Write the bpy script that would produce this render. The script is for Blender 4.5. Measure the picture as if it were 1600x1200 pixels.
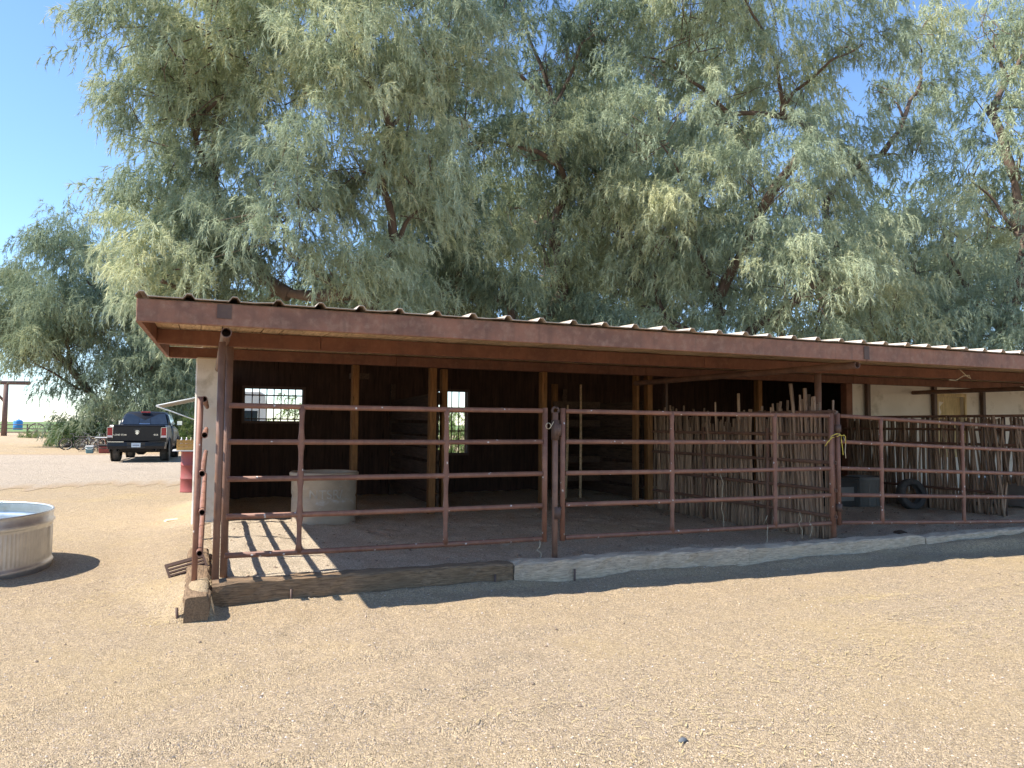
import bpy, math, random
import numpy as np
from mathutils import Matrix, Vector, Euler

for o in list(bpy.data.objects):
    bpy.data.objects.remove(o, do_unlink=True)
SC = bpy.context.scene
COL = SC.collection
RAD = math.radians

# ------------------------------------------------------------------ camera
cam_d = bpy.data.cameras.new('camera')
cam_d.sensor_width = 36.0
cam_d.lens = 1171.7 / 1600 * 36.0
cam_d.clip_start = 0.05
cam_d.clip_end = 20000
cam = bpy.data.objects.new('camera', cam_d)
COL.objects.link(cam)
cam.matrix_world = Matrix.Translation((0, 0, 1.5)) @ Matrix.Rotation(RAD(90 + 3.174), 4, 'X') @ Matrix.Rotation(RAD(0.49), 4, 'Z')
SC.camera = cam

# ------------------------------------------------------------------ sky, sun, exposure
SUN_EL = 51.4
SUN_AZ = 12.5                      # light travels towards +X and a little towards +Y
wd = bpy.data.worlds.new('World')
SC.world = wd
wd.use_nodes = True
wn = wd.node_tree
for n in list(wn.nodes):
    wn.nodes.remove(n)
sky = wn.nodes.new('ShaderNodeTexSky')
sky.sky_type = 'NISHITA'
sky.sun_disc = False
sky.sun_elevation = RAD(SUN_EL)
sky.sun_rotation = RAD(-(90 + SUN_AZ))     # compass angle of the sun, measured from +Y towards +X
sky.altitude = 300
sky.air_density = 1.0
sky.dust_density = 0.0
sky.ozone_density = 6.0
bg = wn.nodes.new('ShaderNodeBackground')
bg.inputs['Strength'].default_value = 0.14
wo = wn.nodes.new('ShaderNodeOutputWorld')
wn.links.new(sky.outputs[0], bg.inputs[0])
wn.links.new(bg.outputs[0], wo.inputs[0])

sun_d = bpy.data.lights.new('sun', 'SUN')
sun_d.energy = 4.8
sun_d.angle = RAD(0.53)
sun_d.color = (1.0, 0.94, 0.85)
sun = bpy.data.objects.new('sun', sun_d)
COL.objects.link(sun)
_a, _e = RAD(SUN_AZ), RAD(SUN_EL)
sun_dir = Vector((math.cos(_a) * math.cos(_e), math.sin(_a) * math.cos(_e), -math.sin(_e)))
sun.rotation_euler = sun_dir.to_track_quat('-Z', 'Y').to_euler()
sun.location = (-20, -5, 30)

SC.view_settings.view_transform = 'Standard'
SC.view_settings.look = 'None'
SC.view_settings.exposure = 1.05
SC.view_settings.gamma = 1.0
SC.view_settings.use_curve_mapping = False
SC.render.engine = 'CYCLES'
SC.cycles.max_bounces = 8
SC.cycles.diffuse_bounces = 6
SC.cycles.transmission_bounces = 4
SC.cycles.use_denoising = True

# ------------------------------------------------------------------ frame of the barn: s along the front, t to the back
TH = RAD(22.311)
OX, OY = -2.502, 6.442
UX, UY = math.cos(TH), math.sin(TH)
def P(s, t, z=0.0):
    return Vector((OX + UX * s - UY * t, OY + UY * s + UX * t, z))
def ST(x, y):
    dx, dy = x - OX, y - OY
    return dx * UX + dy * UY, -dx * UY + dy * UX

# ------------------------------------------------------------------ materials
MATS = {}
def nodes_of(name):
    m = bpy.data.materials.new(name)
    m.use_nodes = True
    nt = m.node_tree
    for n in list(nt.nodes):
        nt.nodes.remove(n)
    out = nt.nodes.new('ShaderNodeOutputMaterial')
    b = nt.nodes.new('ShaderNodeBsdfPrincipled')
    nt.links.new(b.outputs[0], out.inputs[0])
    MATS[name] = m
    return m, nt, b, out
def N(nt, t, **k):
    n = nt.nodes.new(t)
    for a, v in k.items():
        if a.startswith('i_'):
            n.inputs[a[2:].replace('_', ' ')].default_value = v
        else:
            setattr(n, a, v)
    return n
def L(nt, a, b):
    nt.links.new(a, b)
def coord(nt, scale=(1, 1, 1), kind='Object', rnd=True):
    tc = N(nt, 'ShaderNodeTexCoord')
    mp = N(nt, 'ShaderNodeMapping')
    mp.inputs['Scale'].default_value = scale
    L(nt, tc.outputs[kind], mp.inputs[0])
    if rnd:
        oi = N(nt, 'ShaderNodeObjectInfo')
        mu = N(nt, 'ShaderNodeMath', operation='MULTIPLY')
        mu.inputs[1].default_value = 37.0
        L(nt, oi.outputs['Random'], mu.inputs[0])
        L(nt, mu.outputs[0], mp.inputs['Location'])
    return mp
def noise(nt, vec, scale, detail=5, rough=.6):
    n = N(nt, 'ShaderNodeTexNoise')
    n.inputs['Scale'].default_value = scale
    n.inputs['Detail'].default_value = detail
    n.inputs['Roughness'].default_value = rough
    L(nt, vec.outputs[0], n.inputs['Vector'])
    return n
def ramp(nt, fac, stops):
    r = N(nt, 'ShaderNodeValToRGB')
    el = r.color_ramp.elements
    while len(el) > 1:
        el.remove(el[-1])
    el[0].position = stops[0][0]
    el[0].color = tuple(stops[0][1]) + (1,) if not isinstance(stops[0][1], float) else (stops[0][1],) * 3 + (1,)
    for p, c in stops[1:]:
        e = el.new(p)
        e.color = tuple(c) + (1,) if not isinstance(c, float) else (c, c, c, 1)
    L(nt, fac, r.inputs[0])
    return r
def mixc(nt, fac, a, b, mode='MIX'):
    m = N(nt, 'ShaderNodeMix', data_type='RGBA', blend_type=mode)
    if isinstance(fac, (int, float)):
        m.inputs[0].default_value = fac
    else:
        L(nt, fac, m.inputs[0])
    for i, v in ((6, a), (7, b)):
        if isinstance(v, (tuple, list)):
            m.inputs[i].default_value = tuple(v) + (1,)
        else:
            L(nt, v, m.inputs[i])
    return m.outputs[2]
def bump(nt, b, h, strength, dist):
    bp = N(nt, 'ShaderNodeBump')
    bp.inputs['Strength'].default_value = strength
    bp.inputs['Distance'].default_value = dist
    L(nt, h, bp.inputs['Height'])
    L(nt, bp.outputs[0], b.inputs['Normal'])
def vary(nt, col, amt):
    oi = N(nt, 'ShaderNodeObjectInfo')
    mr = N(nt, 'ShaderNodeMapRange')
    mr.inputs[3].default_value = 1 - amt
    mr.inputs[4].default_value = 1 + amt
    L(nt, oi.outputs['Random'], mr.inputs[0])
    h = N(nt, 'ShaderNodeHueSaturation')
    L(nt, mr.outputs[0], h.inputs['Value'])
    if isinstance(col, tuple):
        h.inputs['Color'].default_value = col + (1,)
    else:
        L(nt, col, h.inputs['Color'])
    return h.outputs[0]

def plain(name, c1, c2=None, scale=6, rough=.6, metal=0.0, bmp=0.0, bscale=60, stretch=(1, 1, 1), var=0.0, dirt=None, spec=.5, coat=0.0):
    m, nt, b, out = nodes_of(name)
    c2 = c2 or tuple(x * .7 for x in c1)
    v = coord(nt, stretch)
    n = noise(nt, v, scale)
    r = ramp(nt, n.outputs[0], [(.32, c1), (.68, c2)])
    c = r.outputs[0]
    if dirt:
        n2 = noise(nt, v, dirt[1], 7, .7)
        r2 = ramp(nt, n2.outputs[0], [(dirt[2], 0.0), (dirt[2] + .12, 1.0)])
        c = mixc(nt, r2.outputs[0], c, dirt[0])
    if var:
        c = vary(nt, c, var)
    L(nt, c, b.inputs['Base Color'])
    b.inputs['Roughness'].default_value = rough
    b.inputs['Metallic'].default_value = metal
    b.inputs['Specular IOR Level'].default_value = spec
    b.inputs['Coat Weight'].default_value = coat
    if bmp:
        nb = noise(nt, v, bscale, 6, .65)
        bump(nt, b, nb.outputs[0], bmp, .01)
    return m

def rusty(name, c1, c2, rust, drop=True, rough=.62):
    m, nt, b, out = nodes_of(name)
    v = coord(nt)
    n = noise(nt, v, 3.0, 6, .65)
    c = ramp(nt, n.outputs[0], [(.38, c1), (.62, tuple(x * .85 for x in c2))]).outputs[0]
    n2 = noise(nt, v, 14, 8, .7)
    c = mixc(nt, ramp(nt, n2.outputs[0], [(.48, 0.0), (.80, .75)]).outputs[0], c, rust)
    vs_ = coord(nt, (7, 7, .8))
    n4 = noise(nt, vs_, 2.2, 5, .6)
    c = mixc(nt, ramp(nt, n4.outputs[0], [(.52, 0.0), (.74, .45)]).outputs[0], c, tuple(q * .5 for q in c2))
    if drop:
        vo = N(nt, 'ShaderNodeTexVoronoi')
        vo.inputs['Scale'].default_value = 11
        L(nt, v.outputs[0], vo.inputs['Vector'])
        n3 = noise(nt, v, 60, 3)
        ad = N(nt, 'ShaderNodeMath', operation='MULTIPLY_ADD')
        ad.inputs[1].default_value = .25
        L(nt, n3.outputs[0], ad.inputs[0])
        L(nt, vo.outputs['Distance'], ad.inputs[2])
        c = mixc(nt, ramp(nt, ad.outputs[0], [(.21, 1.0), (.25, 0.0)]).outputs[0], c, (.55, .5, .45))
    L(nt, vary(nt, c, .1), b.inputs['Base Color'])
    b.inputs['Roughness'].default_value = rough
    bump(nt, b, n2.outputs[0], .25, .004)
    return m

def wood(name, c1, c2, axis=0, scale=5, rough=.85, var=.2, bmp=.5, crack=True):
    m, nt, b, out = nodes_of(name)
    st = [1, 1, 1]
    st = [9.0, 9.0, 9.0]
    st[axis] = .7
    v = coord(nt, tuple(st))
    n = noise(nt, v, scale, 8, .68)
    c = ramp(nt, n.outputs[0], [(.36, tuple(x * 1.12 for x in c1)), (.64, tuple(x * .8 for x in c2))]).outputs[0]
    v2 = coord(nt)
    n2 = noise(nt, v2, 3.5, 5)
    c = mixc(nt, ramp(nt, n2.outputs[0], [(.45, 0.0), (.75, .6)]).outputs[0], c, tuple(x * .55 for x in c1))
    if crack:
        n3 = noise(nt, v, scale * 1.7, 4, .5)
        c = mixc(nt, ramp(nt, n3.outputs[0], [(.30, 1.0), (.36, 0.0)]).outputs[0], c, tuple(x * .25 for x in c1))
    L(nt, vary(nt, c, var) if var else c, b.inputs['Base Color'])
    b.inputs['Roughness'].default_value = rough
    b.inputs['Specular IOR Level'].default_value = .2
    bump(nt, b, n.outputs[0], bmp, .01)
    return m

def earth(name, cols, straw=True, border=None):
    m, nt, b, out = nodes_of(name)
    v = coord(nt, kind='Generated', rnd=False)
    tc = N(nt, 'ShaderNodeNewGeometry')
    class V: pass
    v = V(); v.outputs = [tc.outputs['Position']]
    big = noise(nt, v, .35, 5, .6)
    c = ramp(nt, big.outputs[0], [(.3, cols[0]), (.5, cols[1]), (.7, cols[2])]).outputs[0]
    mid = noise(nt, v, 3.2, 6, .7)
    c = mixc(nt, ramp(nt, mid.outputs[0], [(.4, 0.0), (.72, .55)]).outputs[0], c, cols[3])
    # single grains
    vo = N(nt, 'ShaderNodeTexVoronoi')
    vo.inputs['Scale'].default_value = 150
    L(nt, v.outputs[0], vo.inputs['Vector'])
    sep = N(nt, 'ShaderNodeSeparateColor')
    L(nt, vo.outputs['Color'], sep.inputs[0])
    gr = ramp(nt, sep.outputs[0], [(.0, .42), (.35, .93), (.82, 1.12), (1.0, 1.5)])
    c = mixc(nt, .85, c, gr.outputs[0], 'MULTIPLY')
    c = mixc(nt, ramp(nt, sep.outputs[1], [(.93, 0.0), (.95, .6)]).outputs[0], c, (.30, .27, .27))
    vo3 = N(nt, 'ShaderNodeTexVoronoi')
    vo3.inputs['Scale'].default_value = 62
    L(nt, v.outputs[0], vo3.inputs['Vector'])
    sep3 = N(nt, 'ShaderNodeSeparateColor')
    L(nt, vo3.outputs['Color'], sep3.inputs[0])
    c = mixc(nt, .65, c, ramp(nt, sep3.outputs[0], [(0, .72), (.5, 1.0), (1, 1.22)]).outputs[0], 'MULTIPLY')
    if straw:
        ns = noise(nt, v, .55, 6, .62)
        c = mixc(nt, ramp(nt, ns.outputs[0], [(.52, 0.0), (.72, .5)]).outputs[0], c, straw)
    if border:
        at0 = N(nt, 'ShaderNodeAttribute'); at0.attribute_name = 'inside'
        nb_ = noise(nt, v, 1.6, 8, .75)
        ad_ = N(nt, 'ShaderNodeMath', operation='ADD')
        L(nt, at0.outputs['Fac'], ad_.inputs[0]); L(nt, nb_.outputs[0], ad_.inputs[1])
        c = mixc(nt, ramp(nt, ad_.outputs[0], [(.55, 0.0), (1.25, 1.0)]).outputs[0], border, c)
    L(nt, c, b.inputs['Base Color'])
    b.inputs['Roughness'].default_value = .95
    b.inputs['Specular IOR Level'].default_value = .12
    fine = noise(nt, v, 120, 4, .7)
    a1 = N(nt, 'ShaderNodeMath', operation='MULTIPLY_ADD')
    a1.inputs[1].default_value = -1.1
    L(nt, vo.outputs['Distance'], a1.inputs[0])
    L(nt, fine.outputs[0], a1.inputs[2])
    med = noise(nt, v, 9, 6, .65)
    a2 = N(nt, 'ShaderNodeMath', operation='MULTIPLY_ADD')
    a2.inputs[1].default_value = 2.5
    L(nt, med.outputs[0], a2.inputs[0])
    L(nt, a1.outputs[0], a2.inputs[2])
    bump(nt, b, a2.outputs[0], .9, .012)
    return m

earth('earth', [(.49, .365, .218), (.48, .363, .228), (.45, .347, .232), (.40, .308, .204)], straw=(.52, .38, .19))
earth('pen_earth', [(.60, .485, .35), (.58, .475, .345), (.53, .44, .325), (.45, .37, .27)], straw=(.46, .36, .20))
earth('drive_gravel', [(.48, .395, .30), (.51, .42, .32), (.455, .375, .29), (.40, .32, .245)], straw=False, border=(.42, .31, .20))
plain('field_green', (.10, .19, .035), (.16, .20, .06), .12, .9, stretch=(1, 3, 1))
plain('pebble', (.50, .42, .35), (.36, .29, .24), 3, .85, var=.0)
plain('straw', (.58, .45, .22), (.50, .385, .19), 9, .8)
plain('dark_stone', (.09, .10, .11), (.14, .15, .16), 30, .8, bmp=.4)

rusty('gate_steel', (.25, .112, .068), (.20, .09, .058), (.30, .165, .10))
rusty('dark_steel', (.085, .048, .034), (.11, .062, .045), (.15, .085, .05), drop=False)
rusty('post_steel', (.22, .115, .075), (.17, .09, .06), (.26, .155, .10), drop=False)
rusty('fascia_paint', (.27, .122, .072), (.20, .095, .06), (.36, .225, .15), drop=False, rough=.7)
rusty('roof_metal', (.60, .53, .45), (.52, .42, .32), (.38, .20, .11), drop=False, rough=.5)
rusty('beam_paint', (.215, .088, .050), (.175, .07, .042), (.27, .14, .08), drop=False, rough=.75)
wood('deck_wood', (.66, .48, .30), (.54, .37, .22), 1, 4, var=.2)
wood('post_wood', (.25, .125, .048), (.175, .083, .034), 2, 4, var=.15)
wood('dark_plank', (.10, .065, .045), (.065, .042, .03), 1, 4, var=.3)
wood('tie_wood', (.27, .18, .105), (.15, .10, .062), 0, 11, bmp=1.0, var=.0)
wood('grey_tie_wood', (.62, .48, .335), (.43, .33, .23), 0, 11, bmp=1.0, var=.0)
wood('pale_tie_wood', (.60, .475, .335), (.45, .355, .25), 0, 10, bmp=.9, var=.0)
wood('tie_end_wood', (.17, .115, .075), (.105, .07, .048), 1, 5, bmp=.9, var=.0)
wood('stick_bark', (.37, .25, .165), (.24, .16, .11), 2, 4, var=.38, bmp=1.0)
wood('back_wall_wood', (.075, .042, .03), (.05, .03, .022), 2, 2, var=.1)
wood('hatch_wood', (.62, .50, .28), (.52, .40, .22), 2, 3, var=.0, crack=False)
plain('stucco', (.72, .67, .59), (.65, .60, .52), 2.2, .92, bmp=.35, bscale=70, dirt=((.47, .42, .34), 1.3, .56), spec=.15)
plain('galvanised', (.62, .63, .62), (.50, .51, .51), 9, .42, metal=.85, bmp=.05, bscale=25, dirt=((.52, .50, .46), 3, .6))
plain('tub_plastic', (.44, .355, .26), (.31, .245, .175), 2.5, .75, bmp=.25, bscale=18, dirt=((.48, .46, .43), 2.2, .58), stretch=(1, 1, 2.2))
plain('tub_text', (.50, .46, .40), (.34, .30, .24), 9, .8)
plain('rubber', (.028, .027, .026), (.04, .038, .036), 20, .85, bmp=.3)
plain('tyre_dust', (.10, .09, .08), (.06, .055, .05), 12, .9, bmp=.3)
plain('truck_paint', (.010, .010, .013), (.014, .014, .016), 6, .3, coat=.12, spec=.25, dirt=((.035, .03, .027), 3, .66))
plain('truck_trim', (.03, .03, .03), (.045, .043, .04), 20, .6)
plain('truck_under', (.022, .02, .018), (.035, .03, .027), 20, .9)
plain('chrome', (.75, .75, .76), (.62, .62, .63), 14, .16, metal=1.0)
plain('tail_red', (.42, .012, .02), (.30, .008, .015), 40, .15)
plain('lamp_white', (.75, .66, .66), (.66, .58, .58), 40, .2)
plain('plate_blue', (.44, .56, .66), (.62, .66, .70), 30, .4)
plain('plate_ink', (.10, .12, .22), (.14, .14, .24), 30, .5)
plain('red_barrel', (.30, .065, .055), (.24, .058, .05), 3, .65, dirt=((.20, .09, .07), 6, .6), bmp=.1)
plain('crate_wood', (.50, .29, .08), (.40, .23, .07), 14, .8)
plain('white_paint', (.74, .74, .71), (.66, .66, .63), 5, .55)
plain('trailer_white', (.72, .72, .70), (.66, .66, .63), 2, .5, dirt=((.55, .50, .43), 2, .62))
plain('awning_cloth', (.30, .28, .25), (.24, .225, .20), 6, .9)
plain('blue_plastic', (.05, .22, .52), (.06, .26, .58), 3, .5)
plain('teal_plastic', (.16, .30, .32), (.12, .24, .27), 3, .5)
plain('grey_plastic', (.20, .185, .16), (.15, .14, .12), 3, .65)
plain('black_plastic', (.028, .025, .021), (.042, .037, .031), 5, .6)
plain('pole_brown', (.17, .105, .085), (.13, .08, .065), 3, .85)
plain('fence_dark', (.07, .05, .045), (.10, .07, .06), 4, .8)
plain('bike_grey', (.52, .52, .50), (.42, .42, .40), 8, .35, metal=.4)
plain('bike_black', (.03, .03, .032), (.05, .05, .05), 8, .4)
plain('bike_red', (.30, .05, .04), (.22, .04, .03), 8, .4)
plain('twine', (.78, .60, .06), (.66, .52, .12), 40, .7)
plain('twine_pale', (.52, .44, .30), (.42, .35, .24), 40, .8)
plain('bark', (.17, .115, .085), (.10, .07, .053), 5, .95, bmp=1.0, bscale=22, stretch=(1, 1, .25))
plain('tan_clutter', (.55, .36, .17), (.45, .28, .12), 3, .8)
m, nt, b, out = nodes_of('truck_glass')
b.inputs['Base Color'].default_value = (.02, .03, .045, 1)
b.inputs['Roughness'].default_value = .06
b.inputs['Specular IOR Level'].default_value = .8
nz = noise(nt, coord(nt), 5)
L(nt, ramp(nt, nz.outputs[0], [(.3, (.018, .026, .04)), (.7, (.03, .04, .058))]).outputs[0], b.inputs['Base Color'])
m, nt, b, out = nodes_of('water')
b.inputs['Base Color'].default_value = (.22, .26, .25, 1)
b.inputs['Roughness'].default_value = .03
nz = noise(nt, coord(nt), 7)
bump(nt, b, nz.outputs[0], .05, .01)

def foliage_mat(name, dark, mid, light, rough=.7):
    m, nt, b, out = nodes_of(name)
    nt.nodes.remove(b)
    at = N(nt, 'ShaderNodeAttribute')
    at.attribute_name = 'tint'
    c = ramp(nt, at.outputs['Fac'], [(.0, dark), (.5, mid), (1.0, light)]).outputs[0]
    d = N(nt, 'ShaderNodeBsdfDiffuse')
    tr = N(nt, 'ShaderNodeBsdfTranslucent')
    mx = N(nt, 'ShaderNodeMixShader')
    mx.inputs[0].default_value = .33
    L(nt, c, d.inputs[0])
    L(nt, c, tr.inputs[0])
    L(nt, d.outputs[0], mx.inputs[1])
    L(nt, tr.outputs[0], mx.inputs[2])
    L(nt, mx.outputs[0], out.inputs[0])
    return m
foliage_mat('tamarisk_leaf', (.28, .345, .25), (.455, .51, .345), (.67, .665, .40))
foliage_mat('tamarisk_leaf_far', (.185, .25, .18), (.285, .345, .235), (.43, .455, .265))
foliage_mat('shrub_leaf', (.11, .17, .06), (.18, .24, .09), (.27, .31, .12))
foliage_mat('palm_leaf', (.17, .26, .10), (.25, .34, .13), (.36, .40, .17))

# ------------------------------------------------------------------ mesh helper
class MB:
    def __init__(self):
        self.v = []; self.f = []; self.sm = []
    def add(self, vs, fs, smooth=False):
        o = len(self.v)
        self.v.extend([tuple(x) for x in vs])
        for f in fs:
            self.f.append(tuple(i + o for i in f)); self.sm.append(smooth)
        return self
    def box(self, x0, x1, y0, y1, z0, z1, mat=None, jit=0.0):
        vs = [(x, y, z) for z in (z0, z1) for y in (y0, y1) for x in (x0, x1)]
        if jit:
            vs = [tuple(c + random.uniform(-jit, jit) for c in p) for p in vs]
        if mat is not None:
            vs = [tuple(mat @ Vector(p)) for p in vs]
        return self.add(vs, [(0, 2, 3, 1), (4, 5, 7, 6), (0, 1, 5, 4), (2, 6, 7, 3), (0, 4, 6, 2), (1, 3, 7, 5)])
    def tube(self, pts, r, n=10, cap=True, smooth=True, closed=False, jit=0.0):
        pts = [Vector(p) for p in pts]
        k = len(pts)
        rs = r if isinstance(r, (list, tuple)) else [r] * k
        vs = []; fs = []
        ref = None
        for i, p in enumerate(pts):
            if closed:
                d = (pts[(i + 1) % k] - pts[i - 1])
            else:
                d = pts[min(i + 1, k - 1)] - pts[max(i - 1, 0)]
            d.normalize()
            if ref is None:
                ref = Vector((0, 0, 1)) if abs(d.z) < .9 else Vector((1, 0, 0))
            a = d.cross(ref); a.normalize()
            b = d.cross(a); b.normalize()
            ref = -b if False else ref
            for j in range(n):
                an = 2 * math.pi * j / n
                rr = rs[i] * (1 + random.uniform(-jit, jit))
                vs.append(p + a * math.cos(an) * rr + b * math.sin(an) * rr)
        m = k if closed else k - 1
        for i in range(m):
            for j in range(n):
                a0 = i * n + j; a1 = i * n + (j + 1) % n
                b0 = ((i + 1) % k) * n + j; b1 = ((i + 1) % k) * n + (j + 1) % n
                fs.append((a0, a1, b1, b0))
        self.add(vs, fs, smooth)
        if cap and not closed:
            o = len(self.v) - len(vs)
            self.f.append(tuple(o + j for j in range(n))[::-1]); self.sm.append(False)
            self.f.append(tuple(o + (k - 1) * n + j for j in range(n))); self.sm.append(False)
        return self
    def pipe(self, p0, p1, r, wall=.006, n=12):
        # an open-ended pipe with a real bore at both ends
        p0, p1 = Vector(p0), Vector(p1)
        d = (p1 - p0).normalized()
        dep = min(.25, (p1 - p0).length * .4)
        ri = r - wall
        prof = [(p0 + d * dep, .001), (p0 + d * dep, ri), (p0, ri), (p0, r), (p1, r), (p1, ri), (p1 - d * dep, ri), (p1 - d * dep, .001)]
        ref = Vector((0, 0, 1)) if abs(d.z) < .9 else Vector((1, 0, 0))
        a = d.cross(ref).normalized(); b = d.cross(a).normalized()
        vs = []; fs = []
        for p, rr in prof:
            for j in range(n):
                an = 2 * math.pi * j / n
                vs.append(p + a * math.cos(an) * rr + b * math.sin(an) * rr)
        for i in range(len(prof) - 1):
            for j in range(n):
                fs.append((i * n + j, i * n + (j + 1) % n, (i + 1) * n + (j + 1) % n, (i + 1) * n + j))
        return self.add(vs, fs, False)
    def lathe(self, prof, n=24, center=(0, 0, 0), smooth=True, wob=None):
        vs = []; fs = []
        cx, cy, cz = center
        for k, (r, z) in enumerate(prof):
            for j in range(n):
                an = 2 * math.pi * j / n
                rr = r * (1 + (wob(an, z) if wob else 0))
                vs.append((cx + rr * math.cos(an), cy + rr * math.sin(an), cz + z))
        for i in range(len(prof) - 1):
            for j in range(n):
                fs.append((i * n + j, i * n + (j + 1) % n, (i + 1) * n + (j + 1) % n, (i + 1) * n + j))
        return self.add(vs, fs, smooth)
    def prism(self, poly, a0, a1, axis='x'):
        # poly in the two other axes, extruded along axis
        def q(a, p):
            return {'x': (a, p[0], p[1]), 'y': (p[0], a, p[1]), 'z': (p[0], p[1], a)}[axis]
        n = len(poly)
        vs = [q(a0, p) for p in poly] + [q(a1, p) for p in poly]
        fs = [tuple(range(n))[::-1], tuple(range(n, 2 * n))]
        for i in range(n):
            j = (i + 1) % n
            fs.append((i, j, n + j, n + i))
        return self.add(vs, fs)
    def loft(self, rings, smooth=True, cap=True):
        n = len(rings[0])
        vs = [p for r in rings for p in r]
        fs = []
        for i in range(len(rings) - 1):
            for j in range(n):
                fs.append((i * n + j, i * n + (j + 1) % n, (i + 1) * n + (j + 1) % n, (i + 1) * n + j))
        if cap:
            fs.append(tuple(range(n))[::-1]); fs.append(tuple(range((len(rings) - 1) * n, len(rings) * n)))
        return self.add(vs, fs, smooth)
    def mesh(self, name):
        me = bpy.data.meshes.new(name)
        me.from_pydata(self.v, [], self.f)
        me.polygons.foreach_set('use_smooth', self.sm)
        me.update()
        return me
    def build(self, name, mat, parent=None, bevel=0.0, recalc=True, loc=None, rot=None):
        me = self.mesh(name)
        if recalc:
            import bmesh
            bm = bmesh.new(); bm.from_mesh(me)
            bmesh.ops.recalc_face_normals(bm, faces=bm.faces)
            bm.to_mesh(me); bm.free()
        return put(name, me, mat, parent, bevel, loc, rot)
def put(name, me, mat, parent=None, bevel=0.0, loc=None, rot=None):
    if mat and not me.materials:
        me.materials.append(MATS[mat])
    o = bpy.data.objects.new(name, me)
    COL.objects.link(o)
    if parent is not None:
        o.parent = parent
    if loc is not None:
        o.location = loc
    if rot is not None:
        o.rotation_euler = rot
    if bevel:
        md = o.modifiers.new('bevel', 'BEVEL')
        md.width = bevel; md.segments = 1; md.limit_method = 'ANGLE'
    return o
def tag(o, label=None, cat=None, group=None, kind=None):
    if label: o['label'] = label
    if cat: o['category'] = cat
    if group: o['group'] = group
    if kind: o['kind'] = kind
    return o
def thing(name, label, cat, loc, rz=TH, group=None):
    o = bpy.data.objects.new(name, None)
    o.empty_display_size = .2
    COL.objects.link(o)
    o.location = loc; o.rotation_euler = (0, 0, rz)
    return tag(o, label, cat, group)
def frame(o, s, t, z=0, rz=0):
    o.location = P(s, t, z); o.rotation_euler = (0, 0, TH + rz)
    return o
def sst(x, a, b):
    k = np.clip((x - a) / (b - a), 0, 1)
    return k * k * (3 - 2 * k)
def text_mesh(txt, size, extr=.002):
    cu = bpy.data.curves.new('txt', 'FONT')
    cu.body = txt; cu.size = size; cu.extrude = extr; cu.align_x = 'CENTER'
    to = bpy.data.objects.new('txt', cu)
    COL.objects.link(to)
    dg = bpy.context.evaluated_depsgraph_get()
    me = bpy.data.meshes.new_from_object(to.evaluated_get(dg))
    bpy.data.objects.remove(to, do_unlink=True)
    bpy.data.curves.remove(cu)
    return me

# ------------------------------------------------------------------ ground
RNG = np.random.default_rng(11)
_lat = RNG.random((256, 256))
def vnoise(x, y, f, ox=0.0):
    x = x * f + 1000.3 + ox; y = y * f + 1000.7 + ox * 1.7
    xi = np.floor(x).astype(int); yi = np.floor(y).astype(int)
    fx = x - xi; fy = y - yi
    fx = fx * fx * (3 - 2 * fx); fy = fy * fy * (3 - 2 * fy)
    g = lambda i, j: _lat[i % 256, j % 256]
    return (g(xi, yi) * (1 - fx) * (1 - fy) + g(xi + 1, yi) * fx * (1 - fy) + g(xi, yi + 1) * (1 - fx) * fy + g(xi + 1, yi + 1) * fx * fy) - .5
def height(s, t):
    s = np.asarray(s, float); t = np.asarray(t, float)
    x = OX + UX * s - UY * t; y = OY + UY * s + UX * t
    near = 1 - sst(np.hypot(x, y - 4), 10, 16)
    h = near * (.05 * vnoise(x, y, .5) + .028 * vnoise(x, y, 1.7, 5) + .024 * vnoise(x, y, 5.5, 9) + .014 * vnoise(x, y, 12, 3))
    # a wheel track and scuffs in the foreground
    for off in (-2.35, -3.2):
        d = (t - off - .25 * np.sin(s * .35) - .06 * s)
        h = h - near * .028 * np.exp(-(d / .13) ** 2) + near * .014 * np.exp(-((np.abs(d) - .24) / .08) ** 2)
    # raised pen floor behind the sleepers, sloping off at the open side
    soft = sst(s, 6.0, 9.5)
    front = sst(t, -.24 - .35 * soft, -.10)
    side = sst(s + .10 * vnoise(x, y, 2.2, 30), -.8, -.02)
    back = 1 - sst(t, 8.2, 8.6)
    pen = front * side * back
    tail = sst(t, -.70, -.60) * (1 - sst((-s - .12) / (.26 + .70 * sst(t, -.72, .9)), .02, 1.0)) * (1 - sst(s, -.05, .0)) * (1 - sst(t, 3.5, 5.5))
    inside = .12 + .045 * vnoise(x, y, 2.1, 40) + .03 * vnoise(x, y, 6.0, 50) + .018 * vnoise(x, y, 13.0, 60)
    z = h * (1 - pen) + inside * pen
    z = np.maximum(z, tail * (.205 - .09 * sst(t, -.3, 1.2) + .03 * vnoise(x, y, 3.0, 70)))
    # a low bank of gravel against the front of the sleepers
    bank = np.exp(-((t + .34) / .12) ** 2) * sst(s, -.2, .6) * (1 - sst(t, -.22, -.18))
    z = z + bank * np.clip(.025 + .07 * vnoise(x, y, 1.1, 80), 0, .06) * (1 + .6 * soft)
    return z
def axis_pts(a, b, step, far):
    c = list(np.arange(a, b + 1e-6, step))
    lo, hi, d = c[0], c[-1], step
    L_, R_ = [], []
    while lo > -far:
        d *= 1.22; lo -= d; L_.append(lo)
    d = step
    while hi < far:
        d *= 1.22; hi += d; R_.append(hi)
    return np.array(L_[::-1] + c + R_)
gs = axis_pts(-6.5, 12.0, .055, 6000)
gt = axis_pts(-5.6, 4.8, .05, 6000)
SS, TT = np.meshgrid(gs, gt)
ZZ = height(SS, TT)
gx = OX + UX * SS - UY * TT; gy = OY + UY * SS + UX * TT
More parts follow.
